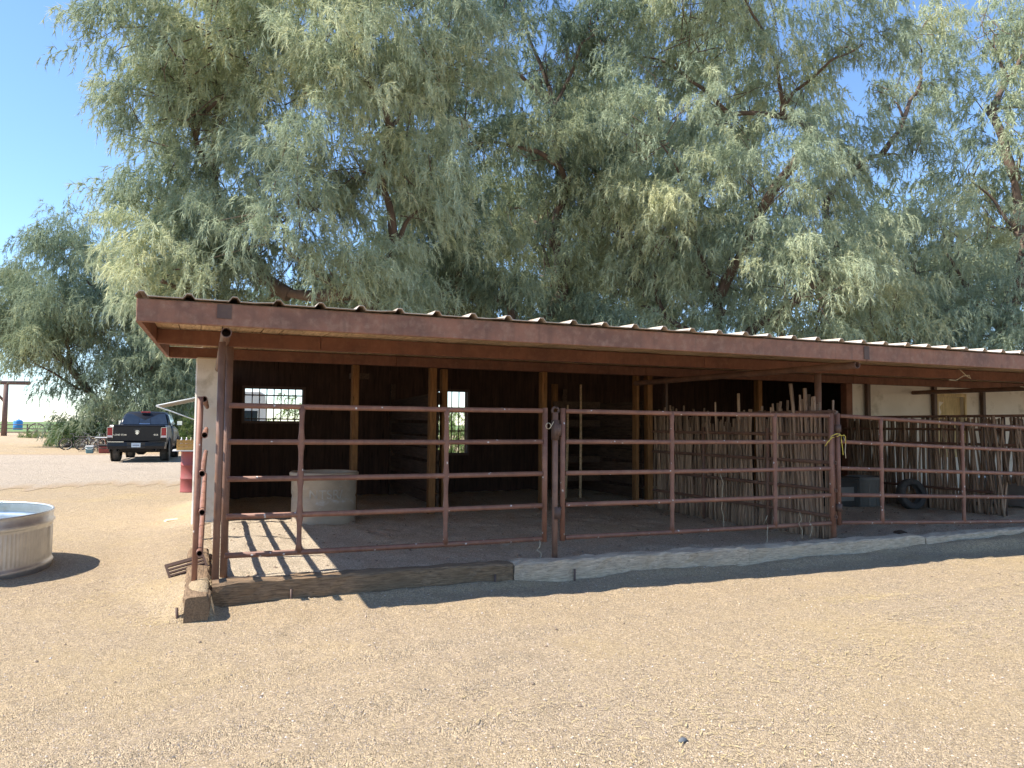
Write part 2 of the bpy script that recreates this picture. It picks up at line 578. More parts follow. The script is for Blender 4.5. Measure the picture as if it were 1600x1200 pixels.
def grid_mesh(name, X, Y, Z):
    ny, nx = X.shape
    co = np.stack([X, Y, Z], -1).reshape(-1, 3).astype(np.float32)
    i = np.arange((ny - 1) * (nx - 1)); r = i // (nx - 1); c = i % (nx - 1)
    a = r * nx + c
    fa = np.stack([a, a + 1, a + nx + 1, a + nx], 1).astype(np.int32)
    return raw_mesh(name, co, fa, True)
def raw_mesh(name, co, faces, smooth=False, tris=None):
    me = bpy.data.meshes.new(name)
    me.vertices.add(len(co)); me.vertices.foreach_set('co', co.astype(np.float32).ravel())
    k = faces.shape[1]
    idx = faces.ravel()
    tot = np.full(len(faces), k, np.int32)
    if tris is not None:
        idx = np.concatenate([idx, tris.ravel()]); tot = np.concatenate([tot, np.full(len(tris), 3, np.int32)])
    st = np.concatenate([[0], np.cumsum(tot)[:-1]]).astype(np.int32)
    me.loops.add(len(idx)); me.loops.foreach_set('vertex_index', idx.astype(np.int32))
    me.polygons.add(len(tot)); me.polygons.foreach_set('loop_start', st)
    me.polygons.foreach_set('loop_total', tot)
    me.polygons.foreach_set('use_smooth', np.full(len(tot), smooth))
    me.update(calc_edges=True)
    return me
ground = put('ground', grid_mesh('ground', gx, gy, ZZ), 'earth')
tag(ground, 'tan sandy gravel yard with scattered straw', kind='structure')

ps = np.linspace(.0, 18.8, 330); pt_ = np.concatenate([np.linspace(-.11, 4.5, 100), np.linspace(4.55, 7.85, 20)])
PS, PT = np.meshgrid(ps, pt_)
keep_edge = .004 + .004 * (PS > .05)
pen = put('pen_floor', grid_mesh('pen_floor', OX + UX * PS - UY * PT, OY + UY * PS + UX * PT, height(PS, PT) + keep_edge), 'pen_earth')
tag(pen, 'trampled grey-brown dirt floor of the pens and stalls', kind='structure')

# gravel drive crossing behind the barn's end
n = 1100
ss_ = np.linspace(-60, 30, n)
near_e = 12.6 + .14 * (ss_ + 3) + 1.1 * vnoise(ss_, ss_ * 0, .35) + .9 * vnoise(ss_, ss_ * 0 + 3, 1.1) + 1.3 * vnoise(ss_, ss_ * 0 + 6, 5.0) + 1.0 * vnoise(ss_, ss_ * 0 + 2, 12.0)
far_e = 32.5 + .0 * ss_ - .25 * (ss_ + 3) * (ss_ < -3) + 1.2 * vnoise(ss_, ss_ * 0 + 9, .3)
kk = np.array([0, .06, .14, .3, .5, .7, .88, 1.0])[:, None]
S2 = np.repeat(ss_[None], 8, 0); T2 = near_e[None] * (1 - kk) + far_e[None] * kk
drive = put('gravel_drive', grid_mesh('gravel_drive', OX + UX * S2 - UY * T2, OY + UY * S2 + UX * T2, np.full_like(S2, .006)), 'drive_gravel')
at = drive.data.attributes.new('inside', 'FLOAT', 'POINT')
at.data.foreach_set('value', np.repeat(np.array([0, .35, .8, 1, 1, 1, .7, 0], np.float32), n))
tag(drive, 'pale pinkish grey gravel drive behind the barn end', kind='structure')
fx_ = np.linspace(-2500, 200, 30); fy_ = np.array([108., 200, 500, 1200, 4500])
FX, FY = np.meshgrid(fx_, fy_)
field = put('field', grid_mesh('field', FX, FY, np.full_like(FX, .03) + .25 * (FY > 110)), 'field_green')
tag(field, 'flat green crop field reaching the horizon', kind='structure')

# pebbles lying on the yard
def pebbles(n, seed):
    r = np.random.default_rng(seed)
    d = 2.4 + 9.0 * r.random(n) ** 1.5
    an = (r.random(n) - .5) * 1.5
    x = d * np.sin(an); y = d * np.cos(an)
    dx, dy = x - OX, y - OY
    s = dx * UX + dy * UY; t = -dx * UY + dy * UX
    keep = ~((t > -.32) & (t < .0) & (s > -.1)) & ~((s > -.35) & (s < 0) & (t > -.8) & (t < 0))
    inpen = (t > -.1) & (s > 0)
    keep &= ~(inpen & (r.random(n) < .6))
    s, t, x, y = s[keep], t[keep], x[keep], y[keep]
    z = height(s, t)
    k = len(s)
    base = np.array([(1, 0, 0), (0, 1, 0), (-1, 0, 0), (0, -1, 0), (0, 0, 1), (0, 0, -1)], float)
    tri = np.array([(0, 1, 4), (1, 2, 4), (2, 3, 4), (3, 0, 4), (1, 0, 5), (2, 1, 5), (3, 2, 5), (0, 3, 5)])
    size = .0025 + .0055 * r.random(k) ** 2.2
    big = r.random(k) < .004
    size[big] *= 1.9
    v = base[None] * (size[:, None, None] * (0.6 + .8 * r.random((k, 6, 1)))) * np.array([1, 1, .7])
    a = r.random(k) * 6.28
    ca, sa = np.cos(a)[:, None], np.sin(a)[:, None]
    vx = v[..., 0] * ca - v[..., 1] * sa; vy = v[..., 0] * sa + v[..., 1] * ca
    co = np.stack([vx + x[:, None], vy + y[:, None], v[..., 2] + (z + size * .25)[:, None]], -1).reshape(-1, 3)
    fa = (np.arange(k)[:, None, None] * 6 + tri[None]).reshape(-1, 3)
    me = raw_mesh('loose_pebbles', co, fa, False)
    tt = np.repeat(np.clip(r.normal(.5, .22, k), 0, 1), 6)
    at = me.attributes.new('tint', 'FLOAT', 'POINT'); at.data.foreach_set('value', tt.astype(np.float32))
    return me
m, nt, b, out = nodes_of('pebble_mix')
at_ = N(nt, 'ShaderNodeAttribute'); at_.attribute_name = 'tint'
L(nt, ramp(nt, at_.outputs['Fac'], [(0, (.20, .175, .16)), (.3, (.40, .31, .235)), (.6, (.52, .41, .30)), (.85, (.58, .48, .38)), (1, (.68, .62, .56))]).outputs[0], b.inputs['Base Color'])
b.inputs['Roughness'].default_value = .9
b.inputs['Specular IOR Level'].default_value = .2
pb = put('loose_pebbles', pebbles(27000, 5), 'pebble_mix')
tag(pb, 'fine loose pebbles over the sandy yard', 'pebbles', kind='stuff')
def straw(patches, seed):
    r = np.random.default_rng(seed)
    X = []; A = []
    for (s, t, rs, rt, k) in patches:
        X.append(np.stack([s + r.normal(0, rs, k), t + r.normal(0, rt, k)], 1))
    X = np.concatenate(X); k = len(X)
    keep = ~((X[:, 1] > -.32) & (X[:, 1] < -.08) & (X[:, 0] > -.1))
    X = X[keep]; k = len(X)
    z = height(X[:, 0], X[:, 1]) + .004
    ln = .012 + .05 * r.random(k); w = .0010 + .0014 * r.random(k)
    an = r.random(k) * 6.28; tilt = r.normal(0, .18, k)
    dx, dy = np.cos(an), np.sin(an)
    wx = OX + UX * X[:, 0] - UY * X[:, 1]; wy = OY + UY * X[:, 0] + UX * X[:, 1]
    def pt(a, b_):
        return np.stack([wx + dx * ln * a - dy * w * b_, wy + dy * ln * a + dx * w * b_, z + np.abs(a * ln * tilt) + .001], 1)
    co = np.stack([pt(-.5, -1), pt(.5, -1), pt(.5, 1), pt(-.5, 1)], 1).reshape(-1, 3)
    fa = np.arange(4 * k).reshape(-1, 4)
    return raw_mesh('loose_straw', co, fa)
stp = [(6.3, -2.9, .8, .28, 800), (7.8, -2.2, 1.0, .3, 1400), (9.6, -1.6, 1.2, .35, 1400), (5.0, -2.6, .6, .2, 300), (5.3, -1.9, .35, .12, 350), (3.1, -3.2, .6, .25, 260), (2.2, -3.9, .5, .25, 260), (1.6, -3.2, .45, .2, 120),
       (-.75, .6, .2, .5, 300), (-.45, -.55, .16, .14, 120), (-1.6, 3.6, .8, 1.2, 1500), (-3.0, 5.2, 1.0, 1.2, 900), (4.5, 1.6, 1.4, .8, 700), (9.0, 1.4, 1.2, .7, 700), (8.2, -1.0, .6, .15, 300), (-4.2, -2.6, .8, .4, 350), (4.1, -3.1, .5, .2, 350), (1.2, 1.6, 1, .8, 250)]
stw = put('loose_straw', straw(stp, 8), 'straw')
tag(stw, 'dry yellow straw scattered over the yard', 'straw', kind='stuff')
# trodden clods and droppings on the pen floor and a few in the yard
def clods(n, seed):
    r = np.random.default_rng(seed)
    k = int(n * .8)
    s_ = np.concatenate([r.uniform(.2, 11.0, k), r.uniform(-5.5, 9.0, n - k)]); t_ = np.concatenate([r.uniform(.05, 4.2, k), r.uniform(-4.6, -.6, n - k)])
    z = height(s_, t_)
    base = np.array([(1, 0, 0), (.3, .95, 0), (-.8, .6, 0), (-.8, -.6, 0), (.3, -.95, 0), (.1, 0, .8), (0, 0, -.5)], float)
    tri = np.array([(0, 1, 5), (1, 2, 5), (2, 3, 5), (3, 4, 5), (4, 0, 5), (1, 0, 6), (2, 1, 6), (3, 2, 6), (4, 3, 6), (0, 4, 6)])
    size = .006 + .018 * r.random(n) ** 2.5
    size[k:] *= .6
    v = base[None] * size[:, None, None] * (.6 + .8 * r.random((n, 7, 1)))
    a = r.random(n) * 6.28; ca, sa = np.cos(a)[:, None], np.sin(a)[:, None]
    vx = v[..., 0] * ca - v[..., 1] * sa; vy = v[..., 0] * sa + v[..., 1] * ca
    x = OX + UX * s_ - UY * t_; y = OY + UY * s_ + UX * t_
    co = np.stack([vx + x[:, None], vy + y[:, None], v[..., 2] + (z + size * .3)[:, None]], -1).reshape(-1, 3)
    return raw_mesh('dirt_clods', co, (np.arange(n)[:, None, None] * 7 + tri[None]).reshape(-1, 3))
plain('clod', (.17, .125, .085), (.28, .21, .15), 3, .95)
cl = put('dirt_clods', clods(1500, 31), 'clod')
tag(cl, 'dark trodden clods scattered over the pen floor', 'clods', kind='stuff')
mb = MB()
mb.lathe([(.0, 0), (.6, .05), (1, .3), (.92, .6), (.5, .9), (0, 1)], 9, wob=lambda a, z: .12 * math.sin(2 * a + 1) + .07 * math.sin(5 * a))
o = mb.build('stone', 'dark_stone')
o.scale = (.026, .02, .022)
zz = float(height(2.03, -3.83)); o.location = P(2.03, -3.83, zz - .003); o.rotation_euler = (0, 0, .6)
tag(o, 'small dark grey stone on the open gravel', 'stone')

# ------------------------------------------------------------------ barn
random.seed(4)
FLOOR = .10
S_END = 19.0
def zroof(t):
    return 2.477 + .030 * (t + .43)
barn = thing('open_barn', 'low open-fronted horse barn with rusty red fascia and ribbed metal roof', 'barn', P(0, 0, 0))
# end wall and right-hand stucco front
mb = MB().box(-.25, .06, 4.42, 8.1, 0, 2.42)
o = mb.build('end_wall', 'stucco', barn, .02)
def wall_with_holes(name, mat, s0, s1, z0, z1, t0, t1, holes):
    mb = MB(); x = s0
    for (a, b_, lo, hi) in sorted(holes):
        mb.box(x, a, t0, t1, z0, z1)
        mb.box(a, b_, t0, t1, z0, lo)
        mb.box(a, b_, t0, t1, hi, z1)
        x = b_
    mb.box(x, s1, t0, t1, z0, z1)
    return mb.build(name, mat, barn)
WINS = [(.57, 1.61, 1.55, 2.15, 8), (4.30, 4.92, .93, 2.19, 4)]
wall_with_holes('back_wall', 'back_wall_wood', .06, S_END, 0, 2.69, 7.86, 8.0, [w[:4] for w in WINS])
for (a, b_, lo, hi, nb) in WINS:
    fr = MB()
    fr.box(a - .05, a - .002, 7.82, 7.858, lo - .05, hi + .05); fr.box(b_ + .002, b_ + .05, 7.82, 7.858, lo - .05, hi + .05)
    fr.box(a - .002, b_ + .002, 7.82, 7.858, lo - .05, lo - .002); fr.box(a - .002, b_ + .002, 7.82, 7.858, hi + .002, hi + .05)
    w = fr.build('window', 'dark_steel', barn)
    bar = MB().tube([(0, 0, lo), (0, 0, hi)], .011, 6).mesh('bar')
    for i in range(1, nb):
        put('bar', bar, 'dark_steel', w, loc=(a + (b_ - a) * i / nb, 7.92, 0))
    hb = MB().box(a, b_, 7.9, 7.92, -.012, .012).mesh('cross_bar')
    for z in ([lo + .035, lo + .30, hi - .12] if b_ - a > .8 else [lo + .45, hi - .42, hi - .36]):
        put('cross_bar', hb, 'dark_steel', w, loc=(0, 0, z))
wall_with_holes('stucco_front', 'stucco', 11.95, S_END, 0, 2.40, 4.46, 4.62, [(14.36, 15.16, .9, 2.20)])
ht = MB().box(14.36, 15.16, 4.53, 4.55, .9, 2.2).build('hatch', 'hatch_wood', barn)
fr = MB()
fr.box(14.28, 14.36, 4.425, 4.455, .9, 2.27); fr.box(15.16, 15.22, 4.425, 4.455, .9, 2.27); fr.box(14.36, 15.16, 4.425, 4.455, 2.2, 2.27)
fr.build('hatch_frame', 'hatch_wood', ht)
MB().prism([(14.372, 1.72), (14.46, 1.75), (14.55, 1.86), (14.50, 1.98), (14.62, 2.08), (14.46, 2.10), (14.372, 2.12)], 4.515, 4.528, 'y').build('torn_panel', 'stucco', ht)
MB().box(11.78, 11.945, 4.44, 4.60, 0, 2.40).build('post', 'beam_paint', barn, .01)
for s in (12.3, 14.2, 15.7, 17.3):
    MB().box(s - .045, s + .045, 4.36, 4.44, 0, 2.40).build('post', 'dark_steel', barn, .006)
MB().box(S_END - .15, S_END, 4.5, 8.1, 0, 2.45).build('end_wall', 'stucco', barn)
# posts of the stall fronts
for s, w_, mt in ((1.98, .10, 'post_wood'), (3.20, .11, 'post_wood'), (3.47, .10, 'post_wood'), (5.12, .10, 'post_wood'), (6.92, .06, 'post_wood'), (7.19, .10, 'post_wood'), (7.55, .06, 'dark_steel'), (9.62, .10, 'post_wood')):
    dt = .07 if mt == 'post_wood' else .04
    o = MB().box(-w_ / 2, w_ / 2, -dt, dt, 0, 2.40, jit=.004).build('post', mt, barn, .008, loc=(s, 4.52 + (.22 if s == 3.47 else 0), 0))
    o.rotation_euler = (random.uniform(-.006, .006), random.uniform(-.008, .008), 0)
# stall dividers of separate boards
for s in (3.33, 7.12):
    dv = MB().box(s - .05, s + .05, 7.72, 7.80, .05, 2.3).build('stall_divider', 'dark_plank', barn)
    z = .22
    for i in range(8):
        h = random.uniform(.15, .21)
        o = MB().box(-.018, .018, 0, 3.16, 0, h, jit=.006).build('board', 'dark_plank', dv, loc=(s - .0, 4.60, z))
        o.rotation_euler = (random.uniform(-.012, .012), 0, random.uniform(-.004, .004))
        z += h + random.uniform(.02, .055)
        if z > 2.0: break
for z in (.45, .80, 1.15, 1.50, 1.85):
    MB().box(6.05, 7.05, 6.02, 6.06, z, z + .12, jit=.006).build('inner_board', 'dark_plank', barn)
for s_ in (6.1,):
    MB().box(s_ - .05, s_ + .05, 6.065, 6.15, 0, 2.3).build('post', 'post_wood', barn)
# beams under the roof
def beam(name, mat, s0, s1, t0, t1, z0, z1, cuts, bev=.006):
    xs = [s0] + cuts + [s1]
    for a, b_ in zip(xs[:-1], xs[1:]):
        MB().box(a + .002, b_ - .002, t0, t1, z0, z1).build(name, mat, barn, bev)
beam('fascia', 'fascia_paint', -.64, S_END + .4, -.47, -.43, 2.281, 2.463, [6.95, 13.1])
beam('beam', 'beam_paint', -.602, S_END + .3, 1.57, 1.66, 2.315, zroof(1.6) - .070, [1.05, 6.2, 11.3, 16.0])
beam('beam', 'beam_paint', -.602, S_END + .3, 4.46, 4.58, 2.405, zroof(4.5) - .070, [2.6, 7.1, 12.0, 16.4])
# edge board on the left of the roof
ed = MB()
vs = []
for s in (-.64, -.60):
    for t, lo, hi in ((-.428, 2.283, 2.46), (4.60, 2.415, zroof(4.6) - .02)):
        vs += [(s, t, lo), (s, t, hi)]
ed.add(vs, [(0, 1, 3, 2), (4, 6, 7, 5), (0, 4, 5, 1), (2, 3, 7, 6), (1, 5, 7, 3), (0, 2, 6, 4)])
ed.build('edge_board', 'beam_paint', barn)
# roof deck of boards running front to back
s = -.595
i = 0
while s < S_END + .2:
    w_ = random.uniform(.17, .24)
    sag = random.uniform(0, .012)
    mb = MB()
    vs = []
    for t in (-.425, 8.3 if s > -.30 else 4.6):
        zt = zroof(t) - .006; zb = zt - .048 - (sag if t < 0 else 0)
        off = random.uniform(-.006, .006)
        vs += [(s + .004 + off, t, zb), (s + w_ - .004 + off, t, zb), (s + w_ - .004 + off, t, zt), (s + .004 + off, t, zt)]
    mb.add(vs, [(0, 1, 2, 3), (7, 6, 5, 4), (0, 4, 5, 1), (1, 5, 6, 2), (2, 6, 7, 3), (3, 7, 4, 0)])
    mb.build('deck_board', 'deck_wood', barn)
    s += w_
    i += 1
# a few broken slivers of board under the fascia
for k in range(9):
    s0 = .85 + .17 * k + random.uniform(-.05, .05)
    ln = random.uniform(.14, .3)
    mb = MB().prism([(s0, 0), (s0 + ln * .5, -random.uniform(.004, .02)), (s0 + ln, random.uniform(-.006, .01)), (s0 + ln * .9, .014), (s0 + .02, .012)], -.41, -.405 + random.uniform(.02, .12), 'y')
    o = mb.build('splinter', 'deck_wood', barn, loc=(0, 0, 2.262 + .0))
    o.location.z = 2.395
# ribbed roof sheets, three ribs each
RP = .34
def rib_profile(x):
    k = (x + .02) % RP
    for a, b_ in ((0, 0), (.025, .038), (.055, .038), (.085, 0)):
        pass
    pts = [(0, 0), (.028, .036), (.062, .036), (.09, 0), (.34, 0)]
    for (x0, z0), (x1, z1) in zip(pts[:-1], pts[1:]):
        if x0 <= k <= x1:
            return z0 + (z1 - z0) * (k - x0) / (x1 - x0)
    return 0
def sheet(nr=3, t0_=-.50, t1_=8.42):
    xs = sorted(set([round(r * RP - .02 + d, 4) for r in range(nr) for d in (0.0001, .028, .062, .09, .2)] + [nr * RP - .012]))
    vs = []; n_ = len(xs)
    for t in (t0_, t1_):
        for dz in (0, .006):
            for x in xs:
                vs.append((x, t, zroof(t) + rib_profile(x) + dz + .002))
    fs = []
    for i in range(n_ - 1):
        fs.append((i, i + 1, 2 * n_ + i + 1, 2 * n_ + i))
        fs.append((n_ + i, 3 * n_ + i, 3 * n_ + i + 1, n_ + i + 1))
        fs.append((i, n_ + i, n_ + i + 1, i + 1))
        fs.append((2 * n_ + i, 2 * n_ + i + 1, 3 * n_ + i + 1, 3 * n_ + i))
    fs += [(0, 2 * n_, 3 * n_, n_), (n_ - 1, 2 * n_ - 1, 4 * n_ - 1, 3 * n_ - 1)]
    return MB().add(vs, fs).mesh('roof_sheet')
sh = sheet()
k = 0
while -.66 + k * 3 * RP < S_END + .2:
    o = put('roof_sheet', sh if k else sheet(3, -.50, 4.64), 'roof_metal', barn, loc=(-.63 + k * 3 * RP, random.uniform(-.025, .015), random.uniform(0, .004)))
    o.rotation_euler = (random.uniform(-.0006, .0006), 0, random.uniform(-.002, .002))
    k += 1
put('roof_sheet', sheet(2, 4.60, 8.42), 'roof_metal', barn, loc=(-.63 + RP, 0, .009))
# pipe rafters and the posts that carry them
for s in (.02, 6.85, 13.6):
    MB().pipe((s, -.425, 2.235), (s + .02, 4.44, 2.26), .042).build('pipe_rafter', 'post_steel', barn)
for s, t, r in ((.075, .42, .033), (7.10, .44, .042), (13.6, .44, .042)):
    MB().tube([(s, t, -.1), (s, t, 2.20)], r, 14).build('post', 'post_steel', barn)
MB().box(-.055, .055, -.478, -.472, 2.34, 2.455).build('patch_plate', 'dark_steel', barn)
MB().box(6.90, 6.98, -.478, -.472, 2.30, 2.45).build('patch_plate', 'dark_steel', barn)
# droopy wires under the roof at the right
for s, t in ((9.1, 0.0), (11.4, .6)):
    pts = [(s + .22 * math.sin(k * .7), t, 2.30 - .10 * abs(math.sin(k * .9)) - .012 * k) for k in range(7)]
    MB().tube(pts, .005, 5).build('loose_wire', 'twine_pale', barn)
MB().box(-.16, .16, -.10, .10, 2.1, 2.2).build('rafter_box', 'dark_plank', barn, loc=(2.4, 6.4, .2))

# poles standing inside the third stall
for (s, t, h, lean, lab) in ((6.55, 5.9, 2.3, .02, 'thin pale pole standing in the dark stall, right one of two'), (6.18, 5.8, 1.9, .05, 'thin pale pole standing in the dark stall, left one of two')):
    o = MB().tube([(0, 0, FLOOR - .02), (lean, .02, h * .5), (lean * 1.5, .05, h)], [.028, .026, .022], 8).build('wooden_pole', 'deck_wood')
    frame(o, s, t); tag(o, lab, 'pole', 'poles leaning in the stall')

# ------------------------------------------------------------------ pipe gates and side panel
ZR = [.37, .70, 1.02, 1.34, 1.653]
def gate(name, label, s0, s1, stiles, drop=0.0, t0=0.0):
    g = thing(name, label, 'gate', P(s0, t0, 0), TH, 'pipe gates along the pens')
    Lg = s1 - s0
    for i, z in enumerate(ZR):
        e = .025 if i in (0, 4) else .02
        pts = [(.03, 0, z), (Lg * .33, 0, z - drop * .33 - .004), (Lg * .66, 0, z - drop * .66 - .004), (Lg - .03, 0, z - drop)]
        MB().tube(pts, .0245, 10).build('rail', 'gate_steel', g)
    for x in stiles:
        k = x / Lg
        pts = [(x, -.003, ZR[0] - drop * k - .012), (x, -.003, ZR[4] - drop * k + .012)]
        rr = []
        zs = np.linspace(ZR[0] - drop * k - .005, ZR[4] - drop * k + .005, 17)
        m_ = MB(); ring = []
        for z in zs:
            dz = min(abs(z - (q - drop * k)) for q in ZR)
            wd_ = .021 + .013 * math.exp(-(dz / .06) ** 2)
            ring.append([(x + wd_ * math.cos(a), -.003 + .024 * math.sin(a), z) for a in np.linspace(0, 2 * math.pi, 11)[:-1]])
        m_.loft(ring)
        m_.build('upright', 'gate_steel', g)
    for x in ((.0, Lg) if s0 > 1 else (Lg,)):
        k = x / Lg
        m_ = MB().tube([(x, 0, ZR[0] - drop * k - .03), (x, 0, ZR[4] - drop * k + .03)], .027, 12)
        m_.build('end_stile', 'gate_steel', g)
    return g
g1 = gate('pipe_gate', 'rust-red five-rail pipe gate at the left corner, its shadow-striped sand behind', .04, 3.07, [.64, 1.99])
g2 = gate('pipe_gate', 'rust-red five-rail pipe gate between the ringed post and the yellow twine', 3.27, 6.86, [1.32, 2.73])
g3 = gate('pipe_gate', 'rust-red five-rail pipe gate sagging away to the right of the yellow twine', 6.97, 11.3, [.70, 2.15], drop=.15)
for g, x in ((g2, -.03), ):
    for z in (1.46, .62):
        MB().lathe([(.034, -.06), (.041, -.06), (.041, .06), (.034, .06)], 12, (x - .03, 0, z)).build('hinge', 'dark_steel', g)
for z in (.55, 1.5):
    MB().lathe([(.034, -.045), (.040, -.045), (.040, .045), (.034, .045)], 12, (-.0, 0, z)).build('hinge', 'dark_steel', g3)
# hinge post between the two gates, with a ring on top
hp = thing('ring_topped_post', 'dark steel hinge post with a ring on top between two gates', 'post', P(3.19, .01, 0))
MB().tube([(0, 0, -.1), (0, 0, 1.64)], .030, 12).build('shaft', 'post_steel', hp)
pts = [(.036 * math.cos(a), 0, 1.655 + .036 * math.sin(a)) for a in np.linspace(-.5, math.pi + .9, 14)]
MB().tube(pts, .014, 8).build('ring', 'dark_steel', hp)
MB().lathe([(.03, -.1), (.042, -.1), (.042, .1), (.03, .1)], 12, (0, 0, 1.46)).build('collar', 'dark_steel', hp)
pts = [(-.055 + .028 * math.cos(a), -.035, 1.50 + .03 * math.sin(a)) for a in np.linspace(0, 5.6, 14)] + [(.0, -.045, 1.545)]
o = MB().tube(pts, .0045, 6).build('wire_loop', 'twine_pale'); frame(o, 3.15, .01); tag(o, 'bent wire loop tying the left gate to the ringed post', 'wire')
# post that carries the third gate, and the tall corner post
cp = MB().tube([(0, 0, -.1), (0, 0, 1.72)], .034, 12).build('corner_post', 'gate_steel'); frame(cp, 6.93, .05)
tag(cp, 'short rust-red pipe post under the yellow twine', 'post')
cp = MB().tube([(0, 0, -.1), (.0, 0, 2.195)], .030, 14).build('corner_post', 'post_steel'); frame(cp, .0, -.01)
tag(cp, 'tall rusty pipe post at the left gate corner reaching the fascia', 'post')
# panel that closes the open side of the pen
sp = thing('side_panel', 'five-rail pipe panel running back from the left gate corner to the wall', 'fence panel', P(-.13, -.12, 0))
for i, z in enumerate((.44, .77, 1.085, 1.40, 1.70)):
    f0 = -.13 + .0 * i if i < 4 else .03
    MB().pipe((.01 * (i % 2), f0, z), (.04, 4.45, z + .02), .0265).build('rail', 'gate_steel', sp)
for y in (.02, 1.45, 2.9, 4.36):
    MB().tube([(-.035, y, -.08 if y < 1 else .05), (-.03, y, 1.72)], .024, 10).build('upright', 'gate_steel', sp)
# yellow twine
tw = thing('twine', 'bright yellow baling twine knotted round the gate post', 'twine', P(6.92, -.04, 1.38))
random.seed(9)
for pts in ([(-.13, 0, -.035), (-.10, -.01, .03), (-.03, -.015, .055), (.03, -.015, .05), (.06, 0, .03), (.055, -.01, -.03), (.07, -.01, -.12), (.075, -.012, -.2)],
            [(-.03, -.02, .02), (.0, -.045, .04), (.05, -.045, .03), (.07, -.03, .045), (.1, -.03, .02), (.105, -.02, -.06)],
            [(-.05, 0, .01), (-.09, -.02, .015), (-.16, -.01, -.04), (-.2, -.01, -.09)]):
    MB().tube(pts, .0042, 5).build('strand', 'twine', tw)
o = MB().tube([(.01, 0, .0), (.03, -.01, -.08), (.02, -.01, -.18), (.03, -.01, -.26)], .006, 5).build('strand', 'twine_pale', tw, loc=(.09, 0, .02))
# bits of pale string caught on the middle gate
for (s, z0, z1, sd) in ((5.45, .95, .28, 1), (5.85, .50, .15, 2), (6.35, .52, .22, 3), (6.5, .48, .2, 4), (3.0, .36, .14, 5)):
    rr = random.Random(sd)
    pts = [(rr.uniform(-.025, .025), rr.uniform(-.01, .01), z0 + (z1 - z0) * k / 7) for k in range(8)]
    o = MB().tube(pts, .0035, 4).build('loose_string', 'twine_pale'); frame(o, s, -.03 if sd != 1 else .25)
    tag(o, ['long frayed pale string hanging left of the stick fence', 'short frayed string on the bottom rail beside an upright', 'short curled string under the bottom rails near the sticks', 'short kinked string near the right end of the middle gate', 'pale curl of string at the foot of the ringed post'][sd - 1], 'string', 'strings caught on the gates')

# ------------------------------------------------------------------ stick fences
def stick_mesh(seed, h=1.8):
    r = random.Random(seed)
    pts = []; rs = []
    a, b_ = r.uniform(0, 6), r.uniform(0, 6)
    n_ = 8
    for k in range(n_):
        z = h * k / (n_ - 1)
        pts.append((.012 * math.sin(a + z * 3.1) + .006 * math.sin(b_ + z * 9), .012 * math.cos(b_ + z * 2.7), z))
        rs.append(r.uniform(.0165, .0225) * (1 - .18 * k / n_))
    return MB().tube(pts, rs, 6, jit=.12).mesh('stick')
STK = [stick_mesh(i) for i in range(12)]
def stick_fence(name, label, s, t0, t1, step, hfun, rails, lean_fun, base_fun, railside=-1):
    f = thing(name, label, 'fence', P(s, t0, 0))
    t = t0
    k = 0
    while t < t1:
        h = hfun(t)
        if h:
            z0 = base_fun(t)
            o = put('stick', random.choice(STK), 'stick_bark', f, loc=(random.uniform(-.022, .022), t - t0, z0))
            g = random.uniform(.7, 1.2)
            o.scale = (g, g, (h - z0) / 1.8)
            o.rotation_euler = (lean_fun(t) + random.gauss(0, .022), random.gauss(0, .012), random.uniform(0, 6.28))
        t += step * random.uniform(.7, 1.3)
        k += 1
    for (z, a, b_, side) in rails:
        MB().pipe((side, a - t0, z), (side, b_ - t0, z), .022, n=10).build('rail', 'dark_steel' if side > 0 else 'post_steel', f)
    return f
random.seed(21)
gaps = lambda t: random.random() < .03
def h1(t):
    h = 1.66 + .06 * math.sin(t * 2.1) + random.gauss(0, .05)
    if random.random() < .22: h += random.uniform(.04, .17)
    if .45 < t < .75: h += random.uniform(0, .12)
    if 1.45 < t < 1.56 or 2.5 < t < 2.56: return 0
    return h
f1 = stick_fence('stick_fence', 'fence of bare upright sticks with ragged tops beside the yellow twine', 6.98, .12, 4.0, .0225, h1,
                 [(1.42, -.02, 3.95, -.07), (1.085, -.02, 3.95, -.07), (.755, -.02, 3.95, -.07), (.44, -.02, 3.95, -.07), (1.70, -.02, 3.95, -.07)],
                 lambda t: .03 * math.sin(t * 1.7) - (.07 if .9 < t < 1.5 else 0), lambda t: .04)
for t in (1.15, 2.55):
    MB().tube([(-.075, t - .12, .05), (-.075, t - .12, 1.5)], .026, 8).build('upright', 'post_steel', f1)
# three loose sticks poking high near the front
for (t, h, rx) in ((.55, 2.04, -.10), (.42, 1.97, -.06), (1.72, 1.95, -.05), (.62, 1.9, .05)):
    o = put('stick', STK[int(h * 100) % 12], 'stick_bark', f1, loc=(.03, t - .12, .04))
    o.scale = (1.35, 1.35, h / 1.8); o.rotation_euler = (rx, .01, 1.0)
def h2(t):
    if 2.5 < t < 2.58: return 0
    return 1.69 + random.gauss(0, .02)
f2 = stick_fence('stick_fence', 'dark stick fence in the far pen under a straight top rail', 11.62, .5, 4.3, .022, h2,
                 [(1.72, .3, 4.3, -.05), (1.50, .3, 4.3, -.06), (1.26, .3, 4.3, -.06), (.50, 1.3, 4.0, -.06)],
                 lambda t: .05 * math.sin(t * 1.3) + (.06 if t < 2 else 0), lambda t: .05 if t > 1.15 else .66 + random.uniform(-.03, .03))
for t in (1.2, 2.55, 4.0):
    MB().tube([(.06, t - .5, .05), (.06, t - .5, 1.72)], .03, 8).build('upright', 'dark_steel', f2)

